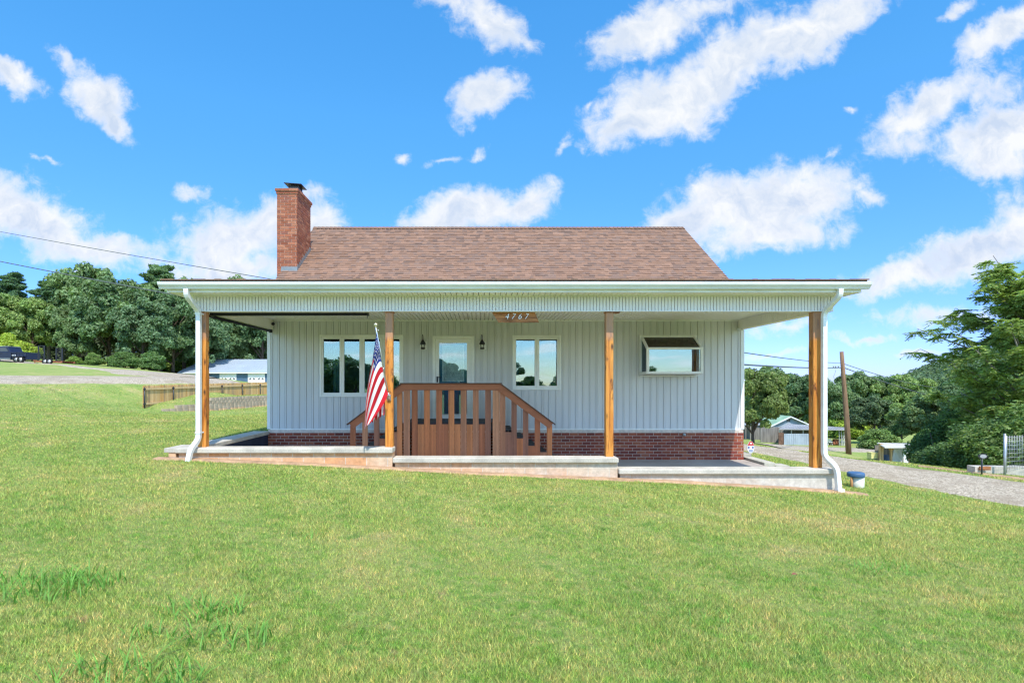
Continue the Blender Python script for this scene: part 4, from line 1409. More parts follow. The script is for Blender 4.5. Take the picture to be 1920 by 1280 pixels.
ids = np.arange(NU * NV).reshape(NV, NU)
fq = np.stack([ids[:-1, :-1], ids[:-1, 1:], ids[1:, 1:], ids[1:, :-1]], -1).reshape(-1, 4)
V1 = np.stack([FX, DD, FZ], -1).reshape(-1, 3)
C1 = cols.reshape(-1, 3)
# folded-back tail behind the lower right
N2 = 60
a_, b_ = np.meshgrid(np.linspace(0, 1, N2), np.linspace(0, 1, N2))
q00, q10, q11, q01 = np.array((255, 760.)), np.array((374, 660.)), np.array((371, 803.)), np.array((262, 872.))
Q = (q00 * ((1 - a_) * (1 - b_))[..., None] + q10 * (a_ * (1 - b_))[..., None] + q11 * (a_ * b_)[..., None] + q01 * ((1 - a_) * b_)[..., None])
Q[..., 1] += 10 * np.sin(a_ * 22) * b_
D2 = 10.42 + .03 * np.sin(a_ * 22)
px2, py2 = 640 + Q[..., 0] / 4.575, 600 + Q[..., 1] / 4.575
V2 = np.stack([(px2 - CX) / F * D2, D2, (CY - py2) / F * D2], -1).reshape(-1, 3)
c2 = np.where(((a_ * 6.2 + b_ * .5).astype(int) % 2 == 0)[..., None], RED, WHT).reshape(-1, 3)
i2 = np.arange(N2 * N2).reshape(N2, N2) + len(V1)
f2 = np.stack([i2[:-1, :-1], i2[:-1, 1:], i2[1:, 1:], i2[1:, :-1]], -1).reshape(-1, 4)
VA = np.r_[V1, V2] - np.array(fl.location)
np_mesh('cloth', VA, np.r_[fq, f2], M['flag'], np.r_[C1, c2], parent=fl, smooth=True)

# ------------------------------------------------------------------ things in the yard
wl = thing('well_cap', (7.74, 11.6, gz(7.74, 11.6)), 'white well pipe with a round blue lid in the grass by the drive', 'well cap')
zt = -(887 - CY) / (F / 11.6)
mb = MB(); g_ = gz(7.74, 11.6); mb.lathe((7.76, 11.6, g_ - .1), [(.125, 0), (.125, zt - g_ + .06)], 22); mb.build('pipe', M['pvc'], wl)
mb = MB(); mb.lathe((7.73, 11.6, zt - .06), [(.14, -.012), (.156, -.005), (.160, .012), (.160, .058), (.150, .078), (.12, .088), (.04, .09)], 26); mb.build('lid', M['blueplastic'], wl)
mb = MB(); mb.tube([(7.61, 11.55, g_ - .1), (7.61, 11.55, zt - .06)], .024, 10); mb.build('conduit', M['rustpipe'], wl)

ys = thing('yard_sign', (7.03, 14.55, -2.1), 'small white yard sign with a red top on a stake by the right house corner', 'sign')
s_ = F / 14.55
c = Vector(P(1407.8, 838, 14.55))
mb = MB(); mb.tube([(c.x + .01, 14.56, gz(7.03, 14.55) - .1), (c.x + .01, 14.56, c.z - .1)], .008, 6); mb.build('stake', M['galv'], ys)
def octo(rx, rz, dz=0, y=14.55, cut=.42):
    return [(c.x + rx * a, y, c.z + dz + rz * b) for a, b in ((-1, -cut), (-cut, -1), (cut, -1), (1, -cut), (1, cut), (cut, 1), (-cut, 1), (-1, cut))]
mb = MB(); mb.prism(octo(.088, .15), (0, .008, 0)); mb.build('panel', M['whitepaint'], ys)
mb = MB(); mb.prism([(c.x - .086, 14.545, c.z + .045), (c.x + .086, 14.545, c.z + .045), (c.x + .035, 14.545, c.z + .147), (c.x - .035, 14.545, c.z + .147)], (0, .004, 0)); mb.build('red_band', M['redplastic'], ys)
mb = MB(); mb.box(c.x - .07, c.x - .035, 14.545, 14.549, c.z - .035, c.z + .02); mb.box(c.x + .035, c.x + .07, 14.545, 14.549, c.z - .035, c.z + .02)
for k in range(3): mb.box(c.x - .05, c.x + .05, 14.5455, 14.549, c.z - .075 - k * .022, c.z - .066 - k * .022)
mb.build('print', M['bluepaint'], ys)
mb = MB(); mb.box(c.x - .028, c.x + .028, 14.542, 14.5448, c.z + .085, c.z + .115); mb.build('emblem', M['whitepaint'], ys)

# oval plaque on a post by the drive
DP = 14.3
pl_ = thing('garden_plaque', (P(1841, 889, DP)), 'small oval grey plaque on a dark post beyond the drive', 'sign')
c = P(1843.5, 855, DP)
mb = MB(); mb.tube([(c.x - .02, DP + .02, gz(c.x, DP) - .2), (c.x - .015, DP + .02, c.z)], .018, 8); mb.build('post', M['black'], pl_)
mb = MB(); mb.prism([(c.x + .125 * math.cos(a) * (1 + .08 * math.cos(8 * a)), DP, c.z + .068 * math.sin(a)) for a in np.linspace(0, 2 * math.pi, 33)[:-1]], (0, .015, 0)); mb.build('plaque', M['black'], pl_)
mb = MB(); mb.prism([(c.x + .085 * math.cos(a), DP - .006, c.z + .048 * math.sin(a)) for a in np.linspace(0, 2 * math.pi, 25)[:-1]], (0, .005, 0)); mb.build('plaque_face', M['tin'], pl_)

# welded mesh panel on a kerb at the right edge
DM = 14.5
sm_ = F / DM
mp_ = thing('mesh_fence', P(1890, 893, DM), 'galvanised welded mesh fence panel beyond the gravel drive', 'fence')
mx0, mx1 = (1884 - CX) / sm_, (2010 - CX) / sm_
mz0, mz1 = (CY - 893) / sm_, (CY - 817) / sm_
mb = MB(); mb.tube([(mx0, DM, mz0 - .3), (mx0, DM, mz1 + .06)], .028, 12); mb.build('post', M['galv'], mp_); mb = MB(); mb.tube([(mx1, DM + .6, mz0 - .3), (mx1, DM + .6, mz1 + .06)], .028, 12); mb.build('post', M['galv'], mp_)
mb = MB()
x = mx0 + .05
while x < mx1:
    y = DM + .6 * (x - mx0) / (mx1 - mx0)
    mb.tube([(x, y, mz0 + .16), (x, y, mz1)], .0036, 5); x += .064
z = mz0 + .17
while z <= mz1 + .01:
    mb.tube([(mx0, DM, z), (mx1, DM + .6, z)], .0036, 5); z += .105
mb.build('mesh', M['galv'], mp_)
mb = MB(); mb.tube([(mx0 + .035, DM, mz0 + .1), (mx0 + .035, DM, mz1 + .01)], .012, 8); mb.build('clamp_bar', M['galv'], mp_)
kb = thing('concrete_kerb', P(1880, 893, DM + .3), 'pale concrete kerb under the welded mesh fence', 'kerb')
ky = DM + .12
k0, k1 = (1828 - CX) / (F / ky), (2010 - CX) / (F / ky)
mb = MB()
mb.prism([(k0, ky, -3.2), (k1, ky + .6, -3.2), (k1, ky + .6, (CY - 884) / sm_), (k0, ky, (CY - 876) / sm_)], (.05, .3, 0))
mb.build('kerb_block', M['concrete'], kb)
mb = MB(); mb.box(k0 + .1, k0 + .38, ky - .04, ky - .002, (CY - 882) / sm_, (CY - 875) / sm_); mb.build('timber_offcut', M['plank'], kb)

# utility pole and wires
PD = 55.0
pt, pb = P(1578, 659, PD), P(1592.5, 852, PD)
up_ = thing('utility_pole', pb, 'leaning brown wooden utility pole on the slope right of the house', 'utility pole')
mb = MB(); mb.tube([pb - Vector((0, 0, 1.0)), pb.lerp(pt, .33), pb.lerp(pt, .66), pt], [.26, .235, .20, .165], 12); mb.build('pole_shaft', M['polewood'], up_)
mb = MB(); a = P(1578.5, 689, PD); mb.bar(a, P(1561.5, 689.5, PD), .09, .09); 
for px in (1563, 1567, 1572): mb.lathe(P(px, 688.5, PD), [(.05, 0), (.07, .05), (.07, .12), (.03, .16)], 8)
mb.tube([P(1566, 690, PD), P(1566.5, 697, PD), P(1563, 706, PD), P(1564, 709, PD)], .025, 6)
mb.build('insulator_arm', M['tin'], up_)


def wire(label, pts, r, sag):
    a, b = Vector(pts[0]), Vector(pts[1])
    n = 28
    ps = []
    for k in range(n + 1):
        t_ = k / n
        p = a.lerp(b, t_); p.z -= sag * 4 * t_ * (1 - t_); ps.append(p)
    mb = MB(); mb.tube(ps, r, 6)
    o = mb.build('power_line', M['wire'])
    tag(o, label, 'wire', 'overhead wires')


wire('thin upper overhead wire running over the left woods to the chimney', (P(-160, 404, 30), P(548, 530, 17.7)), .012, .05)
wire('thick lower overhead wire sloping over the left woods to the porch roof corner', (P(-160, 457, 30), P(500, 584, 17.7)), .022, .06)
wire('upper overhead wire between the house and the leaning utility pole', (P(1330, 651, 19.5), P(1577, 680.5, PD)), .022, .12)
wire('lower thick overhead wire between the house and the leaning utility pole', (P(1330, 679, 19.5), P(1577, 689, PD)), .035, .10)
wire('upper overhead wire running on from the pole towards the right woods', (P(1580, 681, PD), P(1760, 727, 90)), .035, .35)
wire('lower thick overhead wire running on from the pole towards the right woods', (P(1582, 689, PD), P(1800, 755, 90)), .05, .30)

# ------------------------------------------------------------------ left background: fence, retaining wall, garage, truck and trailers
fA = [(-17.95, 29.6), (-17.75, 32.0), (-17.5, 34.4), (-17.2, 36.8), (-16.9, 39.2), (-16.6, 41.6), (-16.1, 44.0), (-15.4, 46.4)]
pf = thing('picket_fence', (-17, 36, -1.2), 'low tan dog eared picket fence on black posts above the block wall', 'fence')
ftz = lambda t_: -.12 + .26 * t_
rs = random.Random(21)
def fence_pt(t_):
    k = min(int(t_ * 7), 6); f_ = t_ * 7 - k
    a, b = fA[k], fA[k + 1]
    return (a[0] + (b[0] - a[0]) * f_, a[1] + (b[1] - a[1]) * f_)
FH = 1.2
for k in range(7):
    mb = MB()
    a, b = Vector((*fA[k], 0)), Vector((*fA[k + 1], 0))
    d = (b - a).normalized(); nrm = Vector((d.y, -d.x, 0))      # towards the house lawn
    ta, tb_ = ftz(k / 7), ftz((k + 1) / 7)
    npk = 17
    L = (b - a).length
    for j in range(npk):
        t0 = (j + .06) / npk; t1 = (j + .94) / npk
        p0, p1 = a.lerp(b, t0), a.lerp(b, t1)
        zt = ta + (tb_ - ta) * (t0 + t1) / 2 + rs.uniform(-.012, .012)
        zb_ = zt - FH - .03
        c = rs.choice([(.70, .43, .18), (.74, .47, .20), (.63, .40, .18), (.50, .33, .17), (.80, .53, .25), (.70, .39, .14)])
        o_ = nrm * -.012
        e = d * .03
        poly = [p0 + Vector((0, 0, zb_)), p1 + Vector((0, 0, zb_)), p1 + Vector((0, 0, zt - .045)), p1 - e + Vector((0, 0, zt)), p0 + e + Vector((0, 0, zt)), p0 + Vector((0, 0, zt - .045))]
        mb.prism([q + o_ for q in poly], -nrm * .018, c)
    for dz in (-.2, -.98):
        mb.bar(a + Vector((0, 0, ta + dz)) + nrm * .02, b + Vector((0, 0, tb_ + dz)) + nrm * .02, .038, .10, (0, 0, 1), (.82, .56, .28))
    mb.build('fence_panel', M['fence'], pf)
for k in range(8):
    x, y = fA[k]; zt = ftz(k / 7)
    mb = MB(); mb.tube([(x + .075, y, zt - FH - .35), (x + .075, y, zt - .10)], .032, 8)
    for dz in (-.2, -.98): mb.box(x + .035, x + .12, y - .05, y + .05, zt + dz - .04, zt + dz + .04)
    mb.build('fence_post', M['black'], pf)

rw = thing('retaining_wall', (-15.8, 36, -1.6), 'curved tan retaining wall of split face blocks below the picket fence', 'wall')
mb = MB()
rs = random.Random(31)
BW, BH = .44, .17
pp = WALLP; Ls = np.r_[0, np.cumsum(np.hypot(*np.diff(pp, axis=0).T))]
for row in range(5):
    s0 = [0.1, 1.2, 2.3, 3.7, 5.1, 6.4][row]
    s = s0 + (BW / 2 if row % 2 else 0)
    while s < Ls[-1] - BW:
        xa, ya = np.interp(s, Ls, pp[:, 0]), np.interp(s, Ls, pp[:, 1]); xb, yb = np.interp(s + BW - .01, Ls, pp[:, 0]), np.interp(s + BW - .01, Ls, pp[:, 1])
        a, b = Vector((xa, ya, 0)), Vector((xb, yb, 0)); d = (b - a).normalized(); nrm = Vector((d.y, -d.x, 0))
        zb_ = -1.72 + row * BH
        off = -row * .022
        a = a + nrm * off; b = b + nrm * off
        m_ = (a + b) / 2 + nrm * .055
        poly = [a, a + d * .06 + nrm * .045, m_ + d * -.06, m_ + d * .06, b - d * .06 + nrm * .045, b, b - nrm * .26, a - nrm * .26]
        kk = rs.uniform(.85, 1.12)
        base = (.50, .40, .29) if row or rs.random() < .3 else (.70, .46, .26)
        mb.prism([q + Vector((0, 0, zb_)) for q in poly], (0, 0, BH - .006), tuple(v_ * kk for v_ in base))
        s += BW
mb.build('block_courses', M['retblock'], rw)

ga = thing('metal_garage', (-38, 96, -1), 'long blue metal garage with pale metal roof and white doors behind the picket fence', 'garage')
GD = 91.0
gx0, gx1 = -49.6, -24.0
ez, rz_ = 1.73, 4.25
mb = MB()
x = gx0 + .7
while x < gx1:
    mb.box(x, x + .20, GD + .42, GD + .5, -1.6, ez); mb.box(x + .2, x + .245, GD + .39, GD + .5, -1.6, ez); x += .245
mb.prism([(gx0 + .7, GD + .5, -1.6), (gx0 + .7, GD + 17.5, -1.6), (gx0 + .7, GD + 17.5, ez), (gx0 + .7, GD + 9, rz_ - .1), (gx0 + .7, GD + .5, ez)], (.1, 0, 0))
mb.build('wall', M['bluewall'], ga)
mb = MB()
mb.prism([(gx0, GD, ez), (gx0, GD + 9, rz_), (gx0, GD + 18, ez), (gx0, GD + 18, ez - .12), (gx0, GD + 9, rz_ - .12), (gx0, GD, ez - .14)], (gx1 - gx0, 0, 0))
x = gx0 + .02
while x < gx1:
    mb.bar((x, GD + .02, ez + .015), (x, GD + 9, rz_ + .015), .04, .03); x += .6
mb.build('roof', M['palemetal'], ga)
mb = MB(); mb.box(gx0 + .05, gx1, GD - .10, GD - .005, ez - .16, ez - .02); mb.tube([(gx0 + .5, GD + .05, ez - .16), (gx0 + .75, GD + .36, ez - .5), (gx0 + .75, GD + .36, -1.5)], .05, 6); mb.build('gutter', M['whitepaint'], ga)
sg = F / (GD + .4)
for pa, pb_ in ((358, 369.5), (412, 443.5), (465, 497)):
    a, b = (pa - CX) / sg, (pb_ - CX) / sg
    if pa == 358: a = b - 2.72
    mb = MB(); zt = (CY - 700) / sg
    mb.box(a, b, GD + .33, GD + .39, -1.3, zt)
    for k in range(1, 5): mb.box(a + .05, b - .05, GD + .322, GD + .3299, zt - .56 * k, zt - .56 * k + .02)
    dr = mb.build('garage_door', M['whitepaint'], ga)
    mb = MB()
    for j in range(4):
        cx_ = a + (b - a) * (j + .5) / 4
        lean = .12 if j % 2 == 0 else -.12
        mb.prism([(cx_ - .2, GD + .32, zt - .95), (cx_ + .2, GD + .32, zt - .95), (cx_ + .12 + lean, GD + .32, zt - .72), (cx_ - .05 + lean, GD + .32, zt - .72)], (0, .012, 0))
    mb.build('lite', M['black'], dr)

# wheel helper
def wheel(x, y, z, r, wd, parent, ry=0):
    mb = MB()
    prof = [(r * .62, -wd / 2), (r * .95, -wd / 2), (r, -wd / 3), (r, wd / 3), (r * .95, wd / 2), (r * .62, wd / 2)]
    vs, fs = [], []
    n = 22
    for rr, ww in prof:
        for k in range(n):
            a = 2 * math.pi * k / n
            vs.append((x + math.cos(a) * rr, y + ww, z + math.sin(a) * rr))
    for i in range(len(prof) - 1):
        for k in range(n): fs.append((i * n + k, i * n + (k + 1) % n, (i + 1) * n + (k + 1) % n, (i + 1) * n + k))
    mb.add(vs, fs, smooth=True)
    wh = mb.build('wheel', M['tyre'], parent)
    mb = MB(); mb.tube([(x, y - wd * .38, z), (x, y + wd * .38, z)], r * .63, 18); mb.tube([(x, y - wd * .45, z), (x, y - wd * .38, z)], r * .2, 10); mb.build('rim', M['rim'], wh)


# pickup, side on, nose to the left (partly out of frame)
TD = 62.0
ts = F / TD
g_ = P(20, 679.5, TD)
tk = thing('pickup_truck', (g_.x, TD, g_.z), 'dark blue pickup truck parked on the lane ahead of the low trailers', 'truck')
X0, X1 = (-45 - CX) / ts, (34 - CX) / ts
zb_ = g_.z
def tz(py): return (CY - py) / ts
mb = MB()
xc0, xc1 = (2 - CX) / ts, (32.5 - CX) / ts       # cab
w0, w1 = TD - 1.0, TD + 1.0
body = [(X0, tz(671)), (X0, tz(664)), (X0 + .5, tz(661.5)), (xc0 - 1.1, tz(660.5)), (xc1 - .1, tz(660)), (X1 + .05, tz(660.5)), (X1 + .05, tz(671.5)), (X1 - .4, tz(673)), (X0 + .3, tz(673))]
mb.prism([(x, w0, z) for x, z in body], (0, 2.0, 0))
cab = [(xc0 - 1.0, tz(660.6)), (xc0 - .25, tz(651.8)), (xc0 + .2, tz(650.3)), (xc1 - .35, tz(650.6)), (xc1 - .02, tz(660.2))]
mb.prism([(x, w0 + .12, z) for x, z in cab], (0, 1.76, 0))
mb.build('body', M['truckblue'], tk, bevel=.05)
mb = MB()
mb.prism([(xc0 - .55, w0 + .105, tz(659.8)), (xc0 - .05, w0 + .105, tz(653)), (xc0 + .55, w0 + .105, tz(652.4)), (xc0 + .55, w0 + .105, tz(659.6))], (0, .012, 0))
mb.prism([(xc0 + .65, w0 + .105, tz(659.6)), (xc0 + .65, w0 + .105, tz(652.4)), (xc1 - .5, w0 + .105, tz(652.6)), (xc1 - .25, w0 + .105, tz(659.4))], (0, .012, 0))
mgl, t_, b_, o_ = principled('car_glass'); b_.inputs['Base Color'].default_value = (.03, .05, .07, 1); b_.inputs['Roughness'].default_value = .05
mb.build('side_window', mgl, tk)
mb = MB(); mb.box(xc0 - .2, xc1 - .3, w0 + .2, w1 - .2, tz(650.4), tz(649.6)); mb.box(X0 + .1, X1, w0 - .03, w0 + .02, tz(673.6), tz(672.2)); mb.build('trim', M['galv'], tk)
mb = MB(); mb.box(xc0 + .55, xc0 + .6, w0 - .012, w0 - .001, tz(671), tz(661)); mb.box(xc0 + .75, xc0 + .95, w0 - .02, w0 - .002, tz(663.4), tz(662.6)); mb.build('door_seam', M['black'], tk)
for px in (5, -36): wheel((px - CX) / ts, w0 + .16, zb_ + .40, .42, .28, tk)

# dark flatbed trailer with twin wheels
d1 = thing('dump_trailer', (P(48, 680, TD)), 'dark blue low trailer with two pale wheels behind the pickup truck', 'trailer')
a, b = (34.5 - CX) / ts, (63 - CX) / ts
mb = MB()
mb.box(a + .1, b, w0 + .05, w1 - .05, tz(669.5), tz(661.8)); mb.box(a + .05, b + .03, w0, w1, tz(662.5), tz(661.0)); mb.box(a - .1, b, w0 + .1, w1 - .1, tz(673.5), tz(669.6))
for k in range(5): mb.box(a + .15 + k * .36, a + .21 + k * .36, w0 + .01, w0 + .05, tz(669.5), tz(662.5))
mb.build('bed', M['truckblue'], d1)
mb = MB()
for k in range(3): mb.box(a + .12 + k * .16, a + .22 + k * .16, w0 - .002, w0 + .009, tz(667.5), tz(666)) 
mb.build('marker', M['whitepaint'], d1)
mb = MB(); mb.box((41 - CX) / ts, (60 - CX) / ts, w0 - .18, w0 + .04, tz(669), tz(668.0)); mb.build('fender', M['truckblue'], d1)
for px in (46.5, 53.8): wheel((px - CX) / ts, w0 - .06, P(46, 680.3, TD).z + .34, .36, .22, d1)

# equipment trailer with upright ramps
T2 = 59.0
t2 = F / T2
d2 = thing('equipment_trailer', P(105, 684, T2), 'flat equipment trailer with two upright loading ramps beside the woods', 'trailer')
def q2(px, py, dy=0): return Vector(((px - CX) / t2, T2 + dy, (CY - py) / t2))
mb = MB()
mb.bar(q2(79, 677.5, -.9), q2(129, 679, -.9), .1, .2); mb.bar(q2(79, 677.5, .9), q2(129, 679, .9), .1, .2)
for k in range(12):
    mb.bar(q2(80 + k * 4.1, 676.3 + k * .12, -.95), q2(80 + k * 4.1, 676.3 + k * .12, .95), .2, .05)
mb.bar(q2(79, 677.5, 0), q2(63, 675.5, 0), .1, .14)
mb.build('deck', M['rust'], d2)
mb = MB(); mb.box(q2(94, 0).x, q2(112, 0).x, T2 - 1.08, T2 - .9, q2(0, 680.2).z, q2(0, 679.4).z); mb.build('fender', M['black'], d2)
for px0 in (80.5, 113.5):
    mb = MB()
    top_ = 648.5 if px0 < 100 else 653.5
    for px in (px0, px0 + 11):
        mb.bar(q2(px, 677 + (3 if px0 > 100 else 0), -.6), q2(px, top_, -.6), .09, .09)
    for k in range(7):
        y = top_ + .3 + k * 3.8
        mb.bar(q2(px0, y, -.6), q2(px0 + 11, y, -.6), .06, .06)
    mb.build('ramp', M['black'], d2)
for px in (99, 107): wheel((px - CX) / t2, T2 - 1.02, P(100, 683.5, T2).z + .3, .3, .2, d2)
mb = MB(); mb.bar(q2(65, 676, 0), q2(65, 683, 0), .08, .08); mb.build('jack', M['rust'], d2)

# ------------------------------------------------------------------ right background: barn, carport, lean-to
BD = 98.0
bs = F / BD
def qb(px, py, dy=0.0):
    D = BD + dy
    return Vector(((px - CX) / F * D, D, (CY - py) / F * D))
ba = thing('barn', qb(1480, 825), 'old pale blue barn with green tin roof down the slope behind the house', 'barn')
pk, el, er = qb(1480, 779.5), qb(1446.5, 796.5), qb(1514, 795)
gb_ = qb(1480, 829).z
LEN = 12.0
mb = MB(); mb.prism([(el.x + .25, BD, gb_ - 1), (er.x - .25, BD, gb_ - 1), (er.x - .25, BD, er.z), (pk.x, BD, pk.z - .12), (el.x + .25, BD, el.z)], (0, LEN, 0)); mb.build('wall', M['barnblue'], ba)
mb = MB()
for e in (el, er):
    s = 1 if e is er else -1
    p0, p1 = Vector((pk.x, BD - .5, pk.z)), Vector((e.x + s * .35, BD - .5, e.z - .08))
    mb.prism([p0, p1, p1 + Vector((0, 0, -.1)), p0 + Vector((0, 0, -.1))], (0, LEN + .9, 0))
mb.build('roof', M['greenroof'], ba)
mb = MB()
for e in (el, er):
    s = 1 if e is er else -1
    mb.bar((pk.x, BD - .53, pk.z - .12), (e.x + s * .35, BD - .53, e.z - .2), .06, .2)
mb.box(qb(1446.5, 0).x + .25, qb(1461.5, 0).x, BD - .06, BD - .005, gb_ - .5, qb(0, 800).z)
mb.build('trim', M['whitepaint'], ba)
mb = MB(); a = qb(1478, 787); frame_rect(mb, a.x - .3, a.x + .3, a.z - .3, a.z + .3, BD - .06, BD - .01, .09); mb.box(a.x - .2, a.x + .2, BD - .02, BD - .004, a.z - .2, a.z + .2); mb.box(a.x - .03, a.x + .03, BD - .05, BD - .021, a.z - .2, a.z + .2); mb.build('vent', M['oldwood'], ba)
wg = thing('wood_lean_to', qb(1432, 822), 'grey weathered board lean-to on the left side of the barn', 'shed')
mb = MB()
rs = random.Random(8)
xa, xb_ = qb(1414, 0).x, qb(1446, 0).x
x = xa
while x < xb_:
    mb.box(x, x + .2, BD + .3, BD + .35, gb_ - 1, qb(0, 797.5).z + rs.uniform(-.05, .02)); x += .215
mb.box(xa + .05, xb_, BD + .36, BD + 8, gb_ - 1, qb(0, 799).z)
mb.build('board_wall', M['oldwood'], wg)
mb = MB(); mb.prism([(qb(1396, 0).x, BD, qb(0, 797.6).z), (el.x + .3, BD, qb(0, 796.9).z), (el.x + .3, BD, qb(0, 796.0).z), (qb(1396, 0).x, BD, qb(0, 796.7).z)], (0, 9, 0)); mb.build('roof', M['tin'], wg)
for px in (1398, 1407, 1414):
    mb = MB(); mb.bar(qb(px, 797.6, .2), qb(px, 826, .2), .18, .18); mb.build('post', M['oldwood'], wg)
# carport in front
CD = 86.0
def qc(px, py, dy=0.0):
    D = CD + dy
    return Vector(((px - CX) / F * D, D, (CY - py) / F * D))
cp = thing('carport', qc(1530, 834), 'grey tin roofed carport with pale panels and clutter in front of the barn', 'carport')
mb = MB()
r0, r1, r2_, r3 = qc(1461, 803.5), qc(1589, 805), qc(1592, 801.5, 7), qc(1480, 794.5, 7)
mb.add([r0, r1, r2_, r3] + [p + Vector((0, 0, -.14)) for p in (r0, r1, r2_, r3)], [(0, 1, 2, 3), (7, 6, 5, 4), (0, 4, 5, 1), (1, 5, 6, 2), (2, 6, 7, 3), (3, 7, 4, 0)])
for k in range(24):
    t_ = k / 23
    mb.bar(r0.lerp(r1, t_) + Vector((0, 0, .03)), r3.lerp(r2_, t_) + Vector((0, 0, .03)), .05, .05)
mb.build('roof', M['tin'], cp)
mb = MB(); mb.box(qc(1472, 0).x, qc(1528, 0).x, CD + .3, CD + .36, qc(0, 836).z - .6, qc(0, 813).z); 
for k in range(16):
    x = qc(1472, 0).x + k * .29; mb.box(x, x + .05, CD + .26, CD + .3, qc(0, 836).z - .6, qc(0, 813).z)
mb.build('panel', M['barnblue'], cp)
mb = MB(); mb.box(qc(1462, 0).x, qc(1471.5, 0).x, CD + .32, CD + .4, qc(0, 836).z, qc(0, 811).z); mb.build('brick_panel', mat('brown_boards', (.15, .085, .06), .9, .1, (2, 2, 4), .4), cp)
for px in (1462, 1484, 1506, 1528, 1548, 1573.5, 1577.5, 1588):
    mb = MB(); mb.bar(qc(px, 804.5, .55), qc(px, 840, .55), .12, .12); mb.build('post', M['galv'], cp)
mb = MB(); mb.box(qc(1462, 0).x, qc(1590, 0).x, CD + 5.9, CD + 6, qc(0, 842).z, qc(0, 806).z); mb.build('back_wall', M['oldwood'], cp)
# clutter in the carport
def clutter(name, label, cat, px, py, w_, h_, d_, m, kind):
    p = qc(px, py, 1.2)
    o = thing(name, p, label, cat)
    mb = MB()
    if kind == 'chair':
        mb.bar(p + Vector((-w_ / 2, 0, 0)), p + Vector((-w_ / 2 + .1, .3, h_)), .05, .05); mb.bar(p + Vector((w_ / 2, 0, 0)), p + Vector((w_ / 2 - .1, .3, h_)), .05, .05)
        mb.box(p.x - w_ / 2, p.x + w_ / 2, p.y - .1, p.y + .4, p.z + h_ * .42, p.z + h_ * .48)
        for k in range(4): mb.box(p.x - w_ / 2 + .04, p.x + w_ / 2 - .04, p.y + .2 + k * .03, p.y + .23 + k * .03, p.z + h_ * (.56 + .11 * k), p.z + h_ * (.62 + .11 * k))
        mb.bar(p + Vector((-w_ / 2, .4, 0)), p + Vector((-w_ / 2, .35, h_ * .45)), .05, .05); mb.bar(p + Vector((w_ / 2, .4, 0)), p + Vector((w_ / 2, .35, h_ * .45)), .05, .05)
    elif kind == 'rack':
        for k in range(6):
            q = p + Vector((-w_ / 2 + w_ * k / 5, 0, 0)); mb.bar(q, q + Vector((.55, .1, h_)), .06, .06)
        for k in range(4):
            q = p + Vector((.55 * k / 3, .05, h_ * k / 3)); mb.bar(q + Vector((-w_ / 2, 0, 0)), q + Vector((w_ / 2, 0, 0)), .07, .06)
    else:
        mb.box(p.x - w_ / 2, p.x + w_ / 2, p.y, p.y + d_, p.z + .15, p.z + h_ * .6); mb.box(p.x - w_ * .2, p.x + w_ / 2, p.y, p.y + d_, p.z + h_ * .6, p.z + h_)
        mb.tube([(p.x - w_ * .3, p.y - .1, p.z + .18), (p.x - w_ * .3, p.y + d_ + .1, p.z + .18)], .18, 10); mb.tube([(p.x + w_ * .3, p.y - .1, p.z + .2), (p.x + w_ * .3, p.y + d_ + .1, p.z + .2)], .2, 10)
    mb.build({'chair': 'chair_frame', 'rack': 'slats'}.get(kind, 'machine_body'), m, o)
clutter('garden_chair', 'pale slatted garden chair standing under the carport roof', 'chair', 1557, 834, .6, 1.0, .5, M['whitepaint'], 'chair')
clutter('lawn_mower', 'small red and black mower parked under the carport', 'mower', 1567.5, 834, .9, .9, .6, M['rust'], 'mower')
clutter('leaning_rack', 'white slatted rack leaning at the right end of the carport', 'rack', 1581.5, 834, .9, 2.0, .5, M['whitepaint'], 'rack')
# tarp shelter
LD = 52.0
def ql(px, py, dy=0.0):
    D = LD + dy
    return Vector(((px - CX) / F * D, D, (CY - py) / F * D))
ls = thing('open_shelter', ql(1677, 866), 'small open shelter with pale tin roof full of boards, beside the big tree', 'shelter')
mb = MB()
r = [ql(1644, 829.5), ql(1659, 838, -1.6), ql(1706, 838, -1.6), ql(1712, 831, 1.2)]
mb.add(r + [p + Vector((0, 0, -.09)) for p in r], [(0, 1, 2, 3), (7, 6, 5, 4), (0, 4, 5, 1), (1, 5, 6, 2), (2, 6, 7, 3), (3, 7, 4, 0)])
mb.build('roof', mat('weathered_sheet', (.46, .43, .38), .7, .3, (1, 1, 1), .25), ls)
M['tan'] = mat('tan_timber', (.42, .27, .14), .8, .2, (6, 6, 1), .3)
for a_, b_ in ((1654, 832), (1670.5, 838), (1705, 838), (1650, 831)):
    mb = MB(); mb.bar(ql(a_, b_, -.6), ql(a_, 874, -.6), .16, .16)
    if a_ == 1670.5:
        mb.bar(ql(1670.5, 846, -.6), ql(1666, 838.5, -.6), .1, .1); mb.bar(ql(1670.5, 846, -.6), ql(1677, 838.5, -.6), .1, .1)
    mb.build('post', M['tan'], ls)
mb = MB(); mb.box(ql(1651, 0).x, ql(1706, 0).x, LD + .7, LD + .78, ql(0, 874).z, ql(0, 836).z); mb.build('back_wall', M['oldwood'], ls)
bd_ = thing('leaning_boards', ql(1685, 866), 'stack of white panels leaning inside the open shelter', 'panels')
mb = MB()
for k in range(7):
    x_ = 1673 + k * 2.6
    mb.bar(ql(x_, 870, -.3 + k * .05), ql(x_ + 5, 840.5, -.1 + k * .05), .14, .04)
mb.box(ql(1683, 0).x, ql(1691.5, 0).x, LD - .75, LD - .70, ql(0, 872).z, ql(0, 840).z)
mb.build('panels', M['whitepaint'], bd_)
bd2 = thing('blue_drum', ql(1661, 870), 'blue drum behind the timber post of the open shelter', 'drum')
